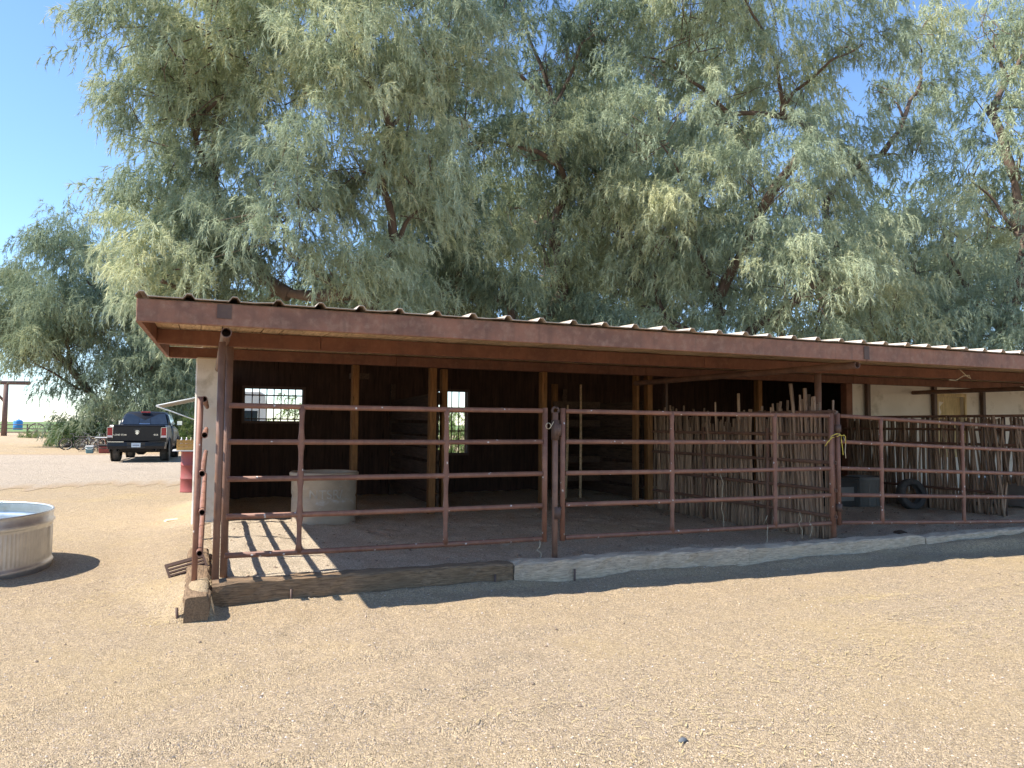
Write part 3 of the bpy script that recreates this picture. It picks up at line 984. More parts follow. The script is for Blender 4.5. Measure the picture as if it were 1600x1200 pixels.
# ------------------------------------------------------------------ railway sleepers along the front
def sleeper(name, label, s, t, ln, w_, h, mat, rz=0.0, z=-.03, wear=.009, seed=1, stakes=()):
    r = random.Random(seed)
    nx = 26
    rings = []
    for i in range(nx + 1):
        x = ln * i / nx
        e = .012 * (1 if i in (0, nx) else 0)
        pr = [(0, 0), (0, h * .5), (0, h - .015), (.018, h), (w_ * .5, h + .004), (w_ - .018, h), (w_, h - .015), (w_, h * .5), (w_, 0)]
        rings.append([(x + r.uniform(-.003, .003), y + r.uniform(-wear, wear) + (e if y < w_ / 2 else -e), zz + r.uniform(-wear, wear) * (1 if zz > .02 else 0) - (e if zz > .1 else 0)) for y, zz in pr])
    o = MB().loft(rings, smooth=False).build(name, mat)
    frame(o, s, t, z, rz)
    tag(o, label, 'railway sleeper', 'sleepers edging the pens')
    for x in stakes:
        MB().tube([(x, -.016, -.05), (x, -.014, h * .62)], .010, 7).build('stake', 'dark_steel', o)
    return o
sleeper('railway_sleeper', 'dark brown weathered sleeper under the left corner gate', -.03, -.305, 2.64, .2, .235, 'tie_wood', seed=1, stakes=(.62, 2.45))
sleeper('railway_sleeper', 'silvery grey cracked sleeper below the ringed post', 2.625, -.315, 2.74, .2, .235, 'grey_tie_wood', seed=2, wear=.013, stakes=(.62,), rz=.004)
sleeper('railway_sleeper', 'worn pale grey sleeper below the yellow twine', 5.38, -.295, 2.75, .22, .225, 'pale_tie_wood', seed=3, rz=.025)
sleeper('railway_sleeper', 'pale grey sleeper half buried at the far right', 8.15, -.235, 2.6, .22, .205, 'pale_tie_wood', seed=4, rz=.06)
sleeper('railway_sleeper', 'buried sleeper with its blunt end facing out at the left corner', -.045, -.70, 2.4, .19, .225, 'tie_wood', rz=math.pi / 2, z=-.03, seed=6)
o = MB().tube([(0, 0, -.05), (-.012, 0, .11)], .011, 7).build('stake', 'dark_steel'); frame(o, -.265, -.655)
tag(o, 'short rusty stake beside the blunt sleeper end', 'stake')
# dark slatted frame tilted against the bank
gr = thing('slatted_frame', 'dark slatted frame half buried by the side panel', 'grate', P(-.37, .50, .10), TH + .12)
tl_ = Matrix.Rotation(RAD(-38), 4, 'X') @ Matrix.Rotation(RAD(-14), 4, 'Y')
for (a, b_, c, d) in ((0, .34, .225, .255), (0, .34, -.03, -.005), (0, .018, -.005, .225), (.322, .34, -.005, .225)):
    MB().box(a, b_, -.012, .012, c - .1, d - .1, mat=tl_).build('frame_bar', 'dark_steel', gr)
for k in range(7):
    z = .012 + k * .031 - .1
    MB().box(.0185, .3215, -.010, .010, z - .0075, z + .0075, mat=tl_).build('slat', 'dark_steel', gr)
o = MB().prism([(0, 0), (.34, .02), (.36, .045), (.03, .02)], 0, .16, 'y').build('loose_board', 'deck_wood'); frame(o, -.62, 5.55, .01, .2)
tag(o, 'short flat board lying by the end wall', 'board')

# ------------------------------------------------------------------ water tanks, tub, tyre and bins
tank = thing('stock_tank', 'round galvanised stock tank standing in the sun at the left edge', 'water tank', (-5.86, 7.47, float(height(*ST(-5.86, 7.47))) - .02), 0)
R = 1.15
cor = lambda a, z: .0035 * math.sin(a * 150) if .12 < z < .44 else 0
prof = [(R - .02, 0), (R, .01), (R, .05), (R + .014, .07), (R, .09), (R - .004, .12), (R - .004, .13), (R - .004, .43), (R - .004, .44), (R, .465), (R + .02, .49), (R, .515), (R + .004, .585)]
MB().lathe(prof, 480, wob=cor).build('wall', 'galvanised', tank)
MB().lathe([(R - .012, .585), (R - .012, .515), (R + .008, .49), (R - .012, .465), (R - .016, .43), (R - .016, .06), (0.001, .05)], 96).build('liner', 'galvanised', tank)
pts = [((R - .004) * math.cos(a), (R - .004) * math.sin(a), .592) for a in np.linspace(0, 2 * math.pi, 97)[:-1]]
MB().tube(pts, .013, 8, closed=True).build('rim', 'galvanised', tank)
MB().lathe([(R - .02, .40), (.001, .40)], 64).build('water', 'water', tank)

tub = thing('feed_tub', 'dusty beige round plastic tub behind the left gate', 'tub', P(1.48, 4.02, .08))
R2 = .445
prof = [(.40, -.02), (R2 - .02, .0), (R2, .05), (R2 - .012, .10), (R2 + .002, .14), (R2, .38), (R2 - .01, .41), (R2 + .004, .45), (R2 + .004, .66), (R2 + .03, .69), (R2 + .035, .735), (R2 + .015, .75), (R2 - .015, .74), (R2 - .03, .66), (R2 - .05, .1), (.001, .08)]
MB().lathe(prof, 56, wob=lambda a, z: .008 * math.sin(3 * a + 1) + (.006 * math.sin(7 * a + z * 8) if z < .2 else 0)).build('shell', 'tub_plastic', tub)
tm = text_mesh('NTSR/', .17, .003)
co = np.empty(len(tm.vertices) * 3, np.float32); tm.vertices.foreach_get('co', co); co = co.reshape(-1, 3)
an = -math.pi / 2 - .08 + co[:, 0] / R2
rr_ = R2 + .007 + co[:, 2]
co2 = np.stack([rr_ * np.cos(an), rr_ * np.sin(an), .40 + co[:, 1]], 1)
tm.vertices.foreach_set('co', co2.astype(np.float32).ravel()); tm.update()
put('lettering', tm, 'tub_text', tub)

def torus(mbx, R_, r_, n=40, m_=14, c=(0, 0, 0), ax='y', flat=1.0):
    pts = []
    for i in range(n):
        a = 2 * math.pi * i / n
        p = {'y': (R_ * math.cos(a), 0, R_ * math.sin(a)), 'x': (0, R_ * math.cos(a), R_ * math.sin(a)), 'z': (R_ * math.cos(a), R_ * math.sin(a), 0)}[ax]
        pts.append((p[0] + c[0], p[1] + c[1], p[2] + c[2]))
    mbx.tube(pts, r_, m_, closed=True)
    return mbx
ty = MB()
prof = [(q * .86, w_ * .86) for q, w_ in [(.19, -.07), (.205, -.085), (.27, -.095), (.30, -.08), (.31, -.05), (.31, .05), (.30, .08), (.27, .095), (.205, .085), (.19, .07), (.20, .04), (.27, .0), (.20, -.04), (.19, -.07)]]
ty.lathe(prof, 36)
o = ty.build('worn_tyre', 'tyre_dust'); o.matrix_world = Matrix.Translation(P(11.3, 2.60, .37)) @ Matrix.Rotation(TH - .12, 4, 'Z') @ Matrix.Rotation(RAD(80), 4, 'X')
tag(o, 'old tyre leaning against the dark stick fence', 'tyre')
bn = thing('feed_bin', 'dark plastic feed bin with a pale faded panel in the far pen', 'bin', P(10.22, 3.25, .08))
MB().loft([[(x * q, y * q, z) for x, y in ((-.32, -.22), (.32, -.22), (.32, .22), (-.32, .22))] for z, q in ((0, .9), (.48, 1.0), (.5, 1.06), (.54, 1.06))], smooth=False).build('body', 'black_plastic', bn, .012)
MB().box(-.2, .2, -.235, -.222, .16, .40).build('panel', 'grey_plastic', bn)
MB().box(-.35, .35, -.24, .24, .542, .57).build('lid', 'black_plastic', bn, .01)
bn = thing('round_bin', 'grey round plastic bin between the feed bin and the old tyre', 'bin', P(10.86, 3.2, .08))
MB().lathe([(.24, 0), (.27, .03), (.285, .5), (.305, .52), (.305, .57), (.29, .57), (.275, .5), (.25, .06), (.001, .05)], 32).build('body', 'grey_plastic', bn)
for k in range(12):
    a = k * math.pi / 6
    MB().box(-.012, .012, -.006, .006, .06, .48).build('rib', 'grey_plastic', bn, loc=(.283 * math.sin(a), -.283 * math.cos(a), 0), rot=(0, 0, a))
tk = thing('low_trough', 'pale grey trough glimpsed behind the stick fence at the right edge', 'trough', P(13.3, 1.9, .08))
MB().loft([[(x * q, y * q, z) for x, y in ((-.35, -1.0), (.35, -1.0), (.35, 1.0), (-.35, 1.0))] for z, q in ((.1, .94), (.55, 1.0), (.55, .95), (.18, .9))], smooth=False).build('shell', 'galvanised', tk, .02)
for y in (-.8, .8):
    MB().box(-.3, .3, y - .04, y + .04, 0, .105).build('skid', 'dark_plank', tk)
random.seed(33)
for (s, t) in ((8.45, .4),):
    o = MB().lathe([(0, 0), (.09, .005), (.07, .035), (.03, .05), (0, .055)], 10, wob=lambda a, z: .2 * math.sin(3 * a)).build('manure_pile', 'dark_plank'); frame(o, s, t, float(height(s, t)) - .004)
    tag(o, 'small dark manure pile on the sand behind the sagging gate', 'manure')

# ------------------------------------------------------------------ pickup truck seen from behind
tr = thing('pickup_truck', 'black crew-cab pickup truck parked facing away on the gravel drive', 'pickup truck', P(-2.42, 24.5, 0), TH - .06)
HW = 1.0
def body_ring(y, w, z0, z1, shoulder=.06, tuck=.05):
    return [(-w + tuck, y, z0), (-w, y, z0 + .22), (-w - .012, y, z0 + .5), (-w + .015, y, z1 - .12), (-w + shoulder, y, z1), (w - shoulder, y, z1), (w - .015, y, z1 - .12), (w + .012, y, z0 + .5), (w, y, z0 + .22), (w - tuck, y, z0)]
# lower body shell: bed sides, cab lower, bonnet
MB().loft([body_ring(.03, HW - .015, .60, 1.385), body_ring(.10, HW, .56, 1.40), body_ring(1.0, HW, .52, 1.40), body_ring(1.88, HW, .48, 1.40)]).build('bed', 'truck_paint', tr)
MB().loft([body_ring(1.91, HW - .005, .46, 1.36), body_ring(3.0, HW, .46, 1.35), body_ring(4.15, HW - .01, .46, 1.32), body_ring(5.3, HW - .03, .48, 1.22), body_ring(5.75, HW - .10, .52, 1.08)]).build('cab_body', 'truck_paint', tr)
def cab_ring(y, wb, wt, zb, zt):
    return [(-wb, y, zb), (-wb + (wb - wt) * .55, y, zb + (zt - zb) * .62), (-wt - .02, y, zt - .09), (-wt + .09, y, zt - .012), (0, y, zt + .012), (wt - .09, y, zt - .012), (wt + .02, y, zt - .09), (wb - (wb - wt) * .55, y, zb + (zt - zb) * .62), (wb, y, zb)]
MB().loft([cab_ring(1.90, .93, .76, 1.34, 1.38), cab_ring(2.22, .92, .74, 1.34, 1.90), cab_ring(2.5, .93, .74, 1.34, 1.945), cab_ring(3.3, .93, .74, 1.33, 1.945), cab_ring(3.65, .92, .74, 1.32, 1.90), cab_ring(4.3, .90, .76, 1.28, 1.33)]).build('cab_roof', 'truck_paint', tr)
# rear window in three panes lying on the sloping cab back
def rear_pane(x0, x1, k0, k1, off=-.012):
    def q(x, k):
        y = 1.915 + .31 * k; z = 1.40 + .47 * k
        return (x * (1 - .17 * k), y + off, z + .01)
    a = [q(x0, k0), q(x1, k0), q(x1, k1), q(x0, k1)]
    b_ = [(x, y + .01, z + .006) for x, y, z in a]
    return MB().add(a + b_, [(0, 1, 2, 3), (7, 6, 5, 4), (0, 4, 5, 1), (1, 5, 6, 2), (2, 6, 7, 3), (3, 7, 4, 0)])
for x0, x1 in ((-.84, -.215), (-.20, .20), (.215, .84)):
    rear_pane(x0, x1, .03, .93).build('rear_window', 'truck_glass', tr)
rear_pane(-.2, .2, .06, .10, -.016).build('window_track', 'chrome', tr)
rear_pane(-.2, .2, .84, .88, -.016).build('window_track', 'chrome', tr)
MB().box(-.17, .17, 2.14, 2.20, 1.885, 1.935).build('brake_light', 'tail_red', tr, .01)
# tailgate and bumper
tg = MB().loft([[(x, y, z) for x, z in ((-.80, .80), (.80, .80), (.80, 1.36), (-.80, 1.36))] for y in (-.005, .04)], smooth=False).build('tailgate', 'truck_paint', tr, .012)
MB().prism([(-.045, 1.36), (.05, 1.36), (.05, 1.40), (-.03, 1.395)], -.80, .80, 'x').build('spoiler_lip', 'truck_paint', tg, .008)
MB().box(-.12, .12, -.022, -.007, 1.20, 1.28).build('handle', 'truck_trim', tg, .01)
def letters(txt, size, x, y, z, mat, par):
    me = text_mesh(txt, size, .004)
    return put('lettering', me, mat, par, loc=(x, y, z), rot=(math.pi / 2, 0, 0))
letters('LONE STAR', .085, -.57, -.012, 1.005, 'chrome', tg)
letters('4X4', .095, .64, -.012, 1.005, 'chrome', tg)
em = MB().prism([(-.075, 1.16), (-.06, 1.20), (0, 1.215), (.06, 1.20), (.075, 1.16), (.06, 1.08), (0, 1.03), (-.06, 1.08)], -.022, -.008, 'y').build('emblem', 'chrome', tg, .004)
for sx in (-1, 1):
    MB().tube([(sx * .008, -.03, 1.16), (sx * .03, -.03, 1.185), (sx * .055, -.03, 1.17), (sx * .058, -.03, 1.13), (sx * .04, -.03, 1.10)], .009, 6).build('horn', 'truck_trim', em)
for sx in (-1, 1):
    tl = MB().loft([[(sx * x, y, z) for x, z in ((.825, .93), (1.0, .93), (1.0, 1.30), (.825, 1.30))] for y in (-.02, .16)], smooth=False).build('tail_light', 'tail_red', tr, .015)
    MB().box(*sorted((sx * .83, sx * .99)), -.026, -.018, .935, 1.01).build('reverse_lamp', 'lamp_white', tl)
    for a, b_ in ((.812, .824), (1.001, 1.012)):
        MB().box(*sorted((sx * a, sx * b_)), -.024, .05, .92, 1.31).build('bezel', 'chrome', tl)
    MB().box(*sorted((sx * .826, sx * .998)), -.024, .0, 1.304, 1.316).build('bezel', 'chrome', tl)
bp = MB()
pr = lambda w, z0, z1: [(-w, z0), (w, z0), (w, z1), (-w, z1)]
bp.loft([[(-1.0, .12, .50), (-.95, -.12, .50), (-.40, -.17, .50), (.40, -.17, .50), (.95, -.12, .50), (1.0, .12, .50)],
         [(-1.01, .12, .62), (-.97, -.15, .62), (-.40, -.20, .62), (.40, -.20, .62), (.97, -.15, .62), (1.01, .12, .62)],
         [(-1.01, .12, .76), (-.97, -.14, .76), (-.40, -.18, .76), (.40, -.18, .76), (.97, -.14, .76), (1.01, .12, .76)]], smooth=False)
bu = bp.build('bumper', 'truck_paint', tr, .012)
for sx in (-1, 1):
    MB().box(*sorted((sx * .42, sx * .96)), -.175, -.10, .762, .785).build('step_pad', 'chrome' if sx < 0 else 'truck_trim', bu)
MB().box(-.30, .30, -.196, -.185, .55, .755).build('plate_recess', 'black_plastic', bu)
pl = MB().box(-.155, .155, -.212, -.198, .575, .735).build('number_plate', 'plate_blue', tr)
MB().box(-.11, .11, -.2145, -.2125, .635, .665).build('plate_print', 'plate_ink', pl)
for sx in (-1, 1):
    MB().pipe((sx * .62, -.14, .47), (sx * .62, .5, .47), .045).build('exhaust_tip', 'truck_trim', tr)
MB().box(-.72, .72, .2, 5.2, .40, .52).build('underbody', 'truck_under', tr)
MB().tube([(-.75, 1.2, .40), (-.2, 1.2, .40), (-.1, 1.2, .40), (.1, 1.2, .40), (.2, 1.2, .40), (.75, 1.2, .40)], [.06, .06, .15, .15, .06, .06], 12).build('axle', 'truck_under', tr)
MB().lathe([(.001, -.09), (.36, -.09), (.39, -.05), (.39, .05), (.36, .09), (.001, .09)], 24, (0, .62, .49)).build('spare_tyre', 'rubber', tr)
def wheel(x, y):
    w = MB().lathe([(.21, -.13), (.30, -.14), (.375, -.13), (.40, -.10), (.405, 0), (.40, .10), (.375, .13), (.30, .14), (.21, .13)], 40)
    w.v = [(z, a, b_) for a, b_, z in w.v]
    o = w.build('wheel', 'tyre_dust', tr, loc=(x, y, .405))
    r = MB().lathe([(.001, .06), (.05, .065), (.06, .03), (.17, .05), (.215, .10), (.215, -.12)], 24)
    sg = 1 if x > 0 else -1
    r.v = [(z * sg, a, b_) for a, b_, z in r.v]
    put('rim', r.mesh('rim'), 'chrome', o)
    hub = MB()
    for k in range(5):
        a = k * 2 * math.pi / 5
        M_ = Matrix.Rotation(a, 4, 'X')
        hub.box(sg * .05 - .02, sg * .05 + .02, -.028, .028, .04, .20, mat=M_)
    hub.build('spoke', 'chrome', o)
    return o
for x in (-.83, .83):
    for y in (1.2, 4.75):
        wheel(x, y)
for y in (1.2, 4.75):
    for sx in (-1, 1):
        pts = [(sx * 1.008, y + .50 * math.cos(a), .42 + .50 * math.sin(a)) for a in np.linspace(-.1, math.pi + .1, 18)]
        MB().tube(pts, .03, 8).build('wheel_arch', 'truck_paint', tr)
        w = MB().lathe([(.001, -.02), (.47, -.02), (.47, .02), (.001, .02)], 28)
        w.v = [(z, a, b_) for a, b_, z in w.v]
        w.build('wheel_well', 'black_plastic', tr, loc=(sx * .985, y, .44))
for sx in (-1, 1):
    for y0, y1 in ((2.32, 2.98), (3.06, 3.72)):
        MB().add([(sx * .945, y0, 1.38), (sx * .945, y1 + .22, 1.38), (sx * .80, y1, 1.83), (sx * .80, y0 + .12, 1.83), (sx * .925, y0, 1.38), (sx * .925, y1 + .22, 1.38), (sx * .78, y1, 1.83), (sx * .78, y0 + .12, 1.83)],
                 [(0, 1, 2, 3), (7, 6, 5, 4), (0, 4, 5, 1), (1, 5, 6, 2), (2, 6, 7, 3), (3, 7, 4, 0)]).build('side_window', 'truck_glass', tr)
    for y in (2.42, 3.35):
        MB().box(sx * 1.02 - .014, sx * 1.02 + .014, y, y + .2, 1.15, 1.185).build('door_handle', 'chrome', tr, .006)
    mr = MB().loft([[(sx * (1.12 + x), y, 1.48 + z) for x, z in ((-.11, -.10), (.11, -.10), (.125, .0), (.10, .11), (-.09, .11), (-.125, 0))] for y in (3.80, 3.88)], smooth=False).build('mirror', 'truck_paint', tr, .012)
    MB().box(sx * 1.12 - .095, sx * 1.12 + .095, 3.788, 3.797, 1.40, 1.57).build('mirror_glass', 'chrome', mr)
    MB().tube([(sx * .93, 3.86, 1.40), (sx * 1.03, 3.85, 1.43)], .03, 8).build('mirror_arm', 'truck_trim', mr)
    MB().tube([(sx * 1.02, 2.0, .42), (sx * 1.03, 2.1, .38), (sx * 1.03, 4.0, .38), (sx * 1.02, 4.1, .42)], .05, 10).build('side_step', 'chrome', tr)

# ------------------------------------------------------------------ red drum with a board and a crate on it
bs, bt = -.28, 10.95
ba = thing('steel_drum', 'faded red steel drum standing by the end wall', 'drum', P(bs, bt, 0))
MB().lathe([(.001, .0), (.28, .0), (.285, .02), (.28, .03), (.28, .28), (.293, .295), (.28, .31), (.28, .57), (.293, .585), (.28, .60), (.28, .86), (.288, .88), (.275, .885), (.27, .865), (.001, .86)], 40).build('shell', 'red_barrel', ba)
o = MB().box(-.45, .55, -.3, .3, 0, .022, jit=.003).build('board', 'white_paint'); frame(o, bs, bt, .887)
tag(o, 'whitish board laid across the top of the red drum', 'board')
cr = thing('wooden_crate', 'yellow-brown wooden crate on the white board over the drum', 'crate', P(bs - .06, bt, .912))
for z in (.0, .075, .15):
    for y in (-.2, .188):
        MB().box(-.30, .45, y, y + .012, z, z + .066).build('slat', 'crate_wood', cr)
    for x in (-.312, .452):
        MB().box(x, x + .012, -.2, .2, z, z + .066).build('slat', 'crate_wood', cr)
MB().box(-.30, .45, -.186, .186, 0, .01).build('bottom', 'crate_wood', cr)
for k, (x, c) in enumerate(((-.22, 'white_paint'), (-.12, 'lamp_white'), (-.03, 'twine_pale'), (.12, 'grey_plastic'))):
    o = MB().lathe([(.001, 0), (.033, .0), (.035, .02), (.035, .17), (.028, .20), (.012, .225), (.012, .26), (.001, .26)], 14).build('bottle', c)
    o.location = P(bs - .06 + x, bt + .03, .923)
    tag(o, ['tall white bottle at the left end of the crate', 'pale pink bottle second from the left in the crate', 'cream bottle third from the left in the crate', 'grey bottle near the middle of the crate'][k], 'bottle', 'bottles in the crate')

# ------------------------------------------------------------------ travel trailer with its awning out
tv = thing('travel_trailer', 'white travel trailer with its awning held out beyond the barn end', 'trailer', P(.25, 31.0, 0))
MB().loft([[(x, y, z) for x, z in ((0, .45), (2.4, .45), (2.45, 1.6), (2.35, 2.9), (2.1, 3.05), (.35, 3.05), (.1, 2.9), (0, 1.6))] for y in (0, 7.0)], smooth=False).build('body', 'trailer_white', tv, .05)
MB().box(.5, 2.0, -.012, .0, 1.4, 2.1).build('window', 'truck_glass', tv)
MB().box(-.012, 2.46, -.008, 7.008, 1.16, 1.24).build('stripe', 'tan_clutter', tv)
for x in (.2, 2.2):
    w = MB().lathe([(.001, -.1), (.34, -.1), (.36, 0), (.34, .1), (.001, .1)], 20); w.v = [(z, a, b_) for a, b_, z in w.v]
    w.build('wheel', 'rubber', tv, loc=(x, 3.6, .36))
aw = MB().add([(-.02, .8, 2.86), (-2.42, .8, 2.26), (-2.42, 5.6, 2.26), (-.02, 5.6, 2.86), (-.02, .8, 2.88), (-2.42, .8, 2.28), (-2.42, 5.6, 2.28), (-.02, 5.6, 2.88)],
              [(0, 1, 2, 3), (7, 6, 5, 4), (0, 4, 5, 1), (1, 5, 6, 2), (2, 6, 7, 3), (3, 7, 4, 0)]).build('awning', 'awning_cloth', tv)
MB().tube([(-2.43, .75, 2.27), (-2.43, 5.65, 2.27)], .045, 10).build('roller', 'white_paint', aw)
for y in (.76, 5.64):
    MB().tube([(0, y, 2.88), (-2.43, y, 2.29)], .028, 8).build('rafter_arm', 'white_paint', aw)
    MB().tube([(0, y, 1.36), (-2.43, y, 2.27)], .026, 8).build('support_arm', 'white_paint', aw)

# ------------------------------------------------------------------ clutter under the far tree
def bike(label, s, t, rz, fm, lean=.12, fallen=False):
    bk = thing('bicycle', label, 'bicycle', P(s, t, 0), TH + rz, 'bicycles heaped by the bush')
    if lean: bk.rotation_euler = (lean, 0, TH + rz)
    Rw = .33
    wheels = []
    for x in (0, 1.04):
        w = torus(MB(), Rw - .025, .028, 28, 8, (0, 0, 0), 'y').build('wheel', 'rubber', bk, loc=(x, 0, Rw))
        torus(MB(), Rw - .06, .012, 28, 6, (0, 0, 0), 'y').build('rim', 'bike_grey', w)
        sp_ = MB()
        for k in range(12):
            a = k * math.pi / 6
            sp_.tube([(0, 0, 0), ((Rw - .06) * math.cos(a), 0, (Rw - .06) * math.sin(a))], .003, 4)
        sp_.build('spokes', 'bike_grey', w)
    bb = (.44, 0, .29); seat = (.34, 0, .72); head = (.86, 0, .74); headl = (.89, 0, .62)
    for a, b_, r in ((bb, seat, .018), (seat, head, .018), (bb, headl, .02), ((0, 0, Rw), bb, .012), ((0, 0, Rw), seat, .012), (headl, (1.04, 0, Rw), .018), (headl, (.84, 0, .88), .018)):
        MB().tube([a, b_], r, 8).build('frame_tube', fm, bk)
    MB().tube([seat, (.31, 0, .86)], .014, 8).build('seat_post', 'bike_grey', bk)
    MB().prism([(.16, -.07), (.2, -.08), (.42, -.015), (.44, 0), (.42, .015), (.2, .08), (.16, .07)], .86, .90, 'z').build('saddle', 'bike_black', bk, .01)
    MB().tube([(.74, -.3, .93), (.84, -.12, .92), (.86, 0, .90), (.84, .12, .92), (.74, .3, .93)], .013, 8).build('handlebar', 'bike_black', bk)
    torus(MB(), .09, .008, 20, 6, (bb[0], -.04, bb[2]), 'y').build('chainring', 'bike_grey', bk)
    MB().tube([(bb[0], -.07, bb[2]), (bb[0] + .05, -.08, bb[2] - .16)], .012, 6).build('crank', 'bike_grey', bk)
    return bk
bike('black bicycle leaning on the bush, big wheel towards the camera side', -6.85, 39.0, .15, 'bike_black', .2)
bike('silver grey bicycle upright in the heap by the bush', -6.1, 38.6, .35, 'bike_grey', .14)
bike('dark red bicycle nearest the folding table', -5.3, 38.0, .1, 'bike_red', .2)
tb = thing('folding_table', 'white folding table cluttered with small things by the truck', 'table', P(-5.0, 34.6, 0))
MB().box(0, 1.5, 0, .7, .72, .76).build('top', 'white_paint', tb, .01)
for x in (.12, 1.38):
    for y in (.08, .62):
        MB().tube([(x, y, 0), (x, y, .72)], .016, 6).build('leg', 'grey_plastic', tb)
o = thing('spray_can', 'pale green jar standing on the folding table', 'jar', P(-4.05, 34.9, .762))
MB().lathe([(.001, 0), (.07, 0), (.07, .17), (.05, .19), (.05, .22), (.001, .22)], 14).build('body', 'teal_plastic', o)
o.name = 'jar'
def cooler(name, label, s, t, w_, d, h, mat, lidmat):
    c = thing(name, label, 'cooler', P(s, t, 0))
    MB().loft([[(x * q * w_ / 2, y * q * d / 2, z) for x, y in ((-1, -1), (1, -1), (1, 1), (-1, 1))] for z, q in ((0, .9), (h * .8, 1.0))], smooth=False).build('body', mat, c, .02)
    MB().box(-w_ * .52, w_ * .52, -d * .52, d * .52, h * .805, h).build('lid', lidmat, c, .02)
    MB().tube([(-w_ * .5, -d * .53, h * .7), (-w_ * .2, -d * .6, h * .55), (w_ * .2, -d * .6, h * .55), (w_ * .5, -d * .53, h * .7)], .015, 6).build('handle', lidmat, c)
cooler('cooler', 'teal blue cooler with a pale lid left of the folding table', -5.15, 34.3, .34, .34, .36, 'teal_plastic', 'white_paint')
cooler('cooler', 'red cooler with a dark lid under the folding table', -4.45, 34.2, .62, .42, .42, 'bike_red', 'black_plastic')
def bucket(label, s, t, h, mat):
    o = thing('bucket', label, 'bucket', P(s, t, 0))
    MB().lathe([(.001, 0), (.12, 0), (.15, h), (.158, h), (.158, h + .02), (.14, h + .02), (.11, .03), (.001, .03)], 20).build('body', mat, o)
    MB().tube([(.15 * math.cos(a), -.03, h + .0 - .12 * math.sin(a)) for a in np.linspace(0, math.pi, 10)], .005, 5).build('handle', 'grey_plastic', o)
bucket('tall white bucket right of the red cooler', -3.95, 34.2, .50, 'white_paint')
bucket('second white bucket behind the red cooler', -3.7, 34.5, .44, 'lamp_white')
gl = thing('barbecue_grill', 'black barbecue grill with a rounded hood beside the truck', 'grill', P(-3.9, 36.4, 0))
MB().loft([[(x, .3 * math.cos(a) - .0, .95 + .32 * max(0, math.sin(a)) - (.12 if math.sin(a) < 0 else 0)) for a in np.linspace(0, 2 * math.pi, 17)[:-1]] for x in (-.5, .5)]).build('hood', 'black_plastic', gl)
MB().box(-.48, .48, -.26, .26, .15, .82).build('cabinet', 'black_plastic', gl, .02)
MB().tube([(-.35, -.33, 1.08), (.35, -.33, 1.08)], .02, 8).build('handle', 'chrome', gl)
for x in (-.4, .4):
    MB().tube([(x, -.2, 0), (x, -.2, .16)], .04, 8).build('leg', 'black_plastic', gl)
    MB().tube([(x, .2, 0), (x, .2, .16)], .04, 8).build('leg', 'black_plastic', gl)
wc = thing('wire_crate', 'dark wire dog crate standing among the bicycles', 'crate', P(-5.9, 36.4, 0))
for k in range(8):
    x = k * .14
    for y in (0, .6):
        MB().tube([(x, y, 0), (x, y, .75)], .006, 4).build('wire', 'fence_dark', wc)
for z in (0, .25, .5, .75):
    for y in (0, .6):
        MB().tube([(0, y, z), (.98, y, z)], .007, 4).build('wire', 'fence_dark', wc)
    for x in (0, .98):
        MB().tube([(x, 0, z), (x, .6, z)], .007, 4).build('wire', 'fence_dark', wc)

# ------------------------------------------------------------------ far entrance frame, rail fence, wheel, tank
ef = thing('entrance_frame', 'tall brown timber entrance frame with a diagonal brace at the field fence', 'entrance', (-52.0, 77.0, 0), .1)
for x in (0, -9.5):
    MB().tube([(x, 0, -.2), (x, 0, 5.3)], [.27, .23], 12).build('post', 'pole_brown', ef)
MB().tube([(-11.0, 0, 5.45), (2.3, 0, 5.45)], .2, 12).build('lintel', 'pole_brown', ef)
for x, d in ((0, -1), (-9.5, 1)):
    MB().tube([(x, 0, 3.4), (x + d * 1.7, 0, 5.3)], .13, 10).build('brace', 'pole_brown', ef)
rf = thing('rail_fence', 'dark three-rail pipe fence in front of the green field', 'fence', (-75.0, 79.0, 0), -.03)
for z in (.35, .75, 1.15):
    MB().tube([(0, 0, z), (52, 0, z)], .05, 6).build('rail', 'fence_dark', rf)
pm = MB().tube([(0, 0, -.1), (0, 0, 1.25)], .06, 8).mesh('post')
for k in range(22):
    put('post', pm, 'fence_dark', rf, loc=(k * 2.45, .1, 0))
ww = thing('wagon_wheel', 'weathered wagon wheel half sunk by the rail fence', 'wagon wheel', (-45.2, 71.5, 0), .1)
torus(MB(), .78, .05, 40, 8, (0, 0, .55), 'y').build('rim', 'fence_dark', ww)
for k in range(14):
    a = k * math.pi / 7
    MB().tube([(.08 * math.cos(a), 0, .55 + .08 * math.sin(a)), (.76 * math.cos(a), 0, .55 + .76 * math.sin(a))], .022, 6).build('spoke', 'pole_brown', ww)
w = MB().lathe([(.001, -.12), (.1, -.12), (.12, 0), (.1, .12), (.001, .12)], 16); w.v = [(a, z, b_) for a, b_, z in w.v]
w.build('hub', 'pole_brown', ww, loc=(0, 0, .55))
bt_ = thing('blue_tank', 'bright blue plastic water tank behind the far rail fence', 'water tank', (-73.6, 112.0, 0.25), 0)
MB().lathe([(.001, 0), (.6, 0), (.63, .1), (.6, .5), (.63, .55), (.6, .6), (.63, 1.2), (.55, 1.4), (.3, 1.5), (.001, 1.52)], 28).build('shell', 'blue_plastic', bt_)
MB().lathe([(.2, 1.46), (.2, 1.6), (.001, 1.6)], 18).build('cap', 'white_paint', bt_)
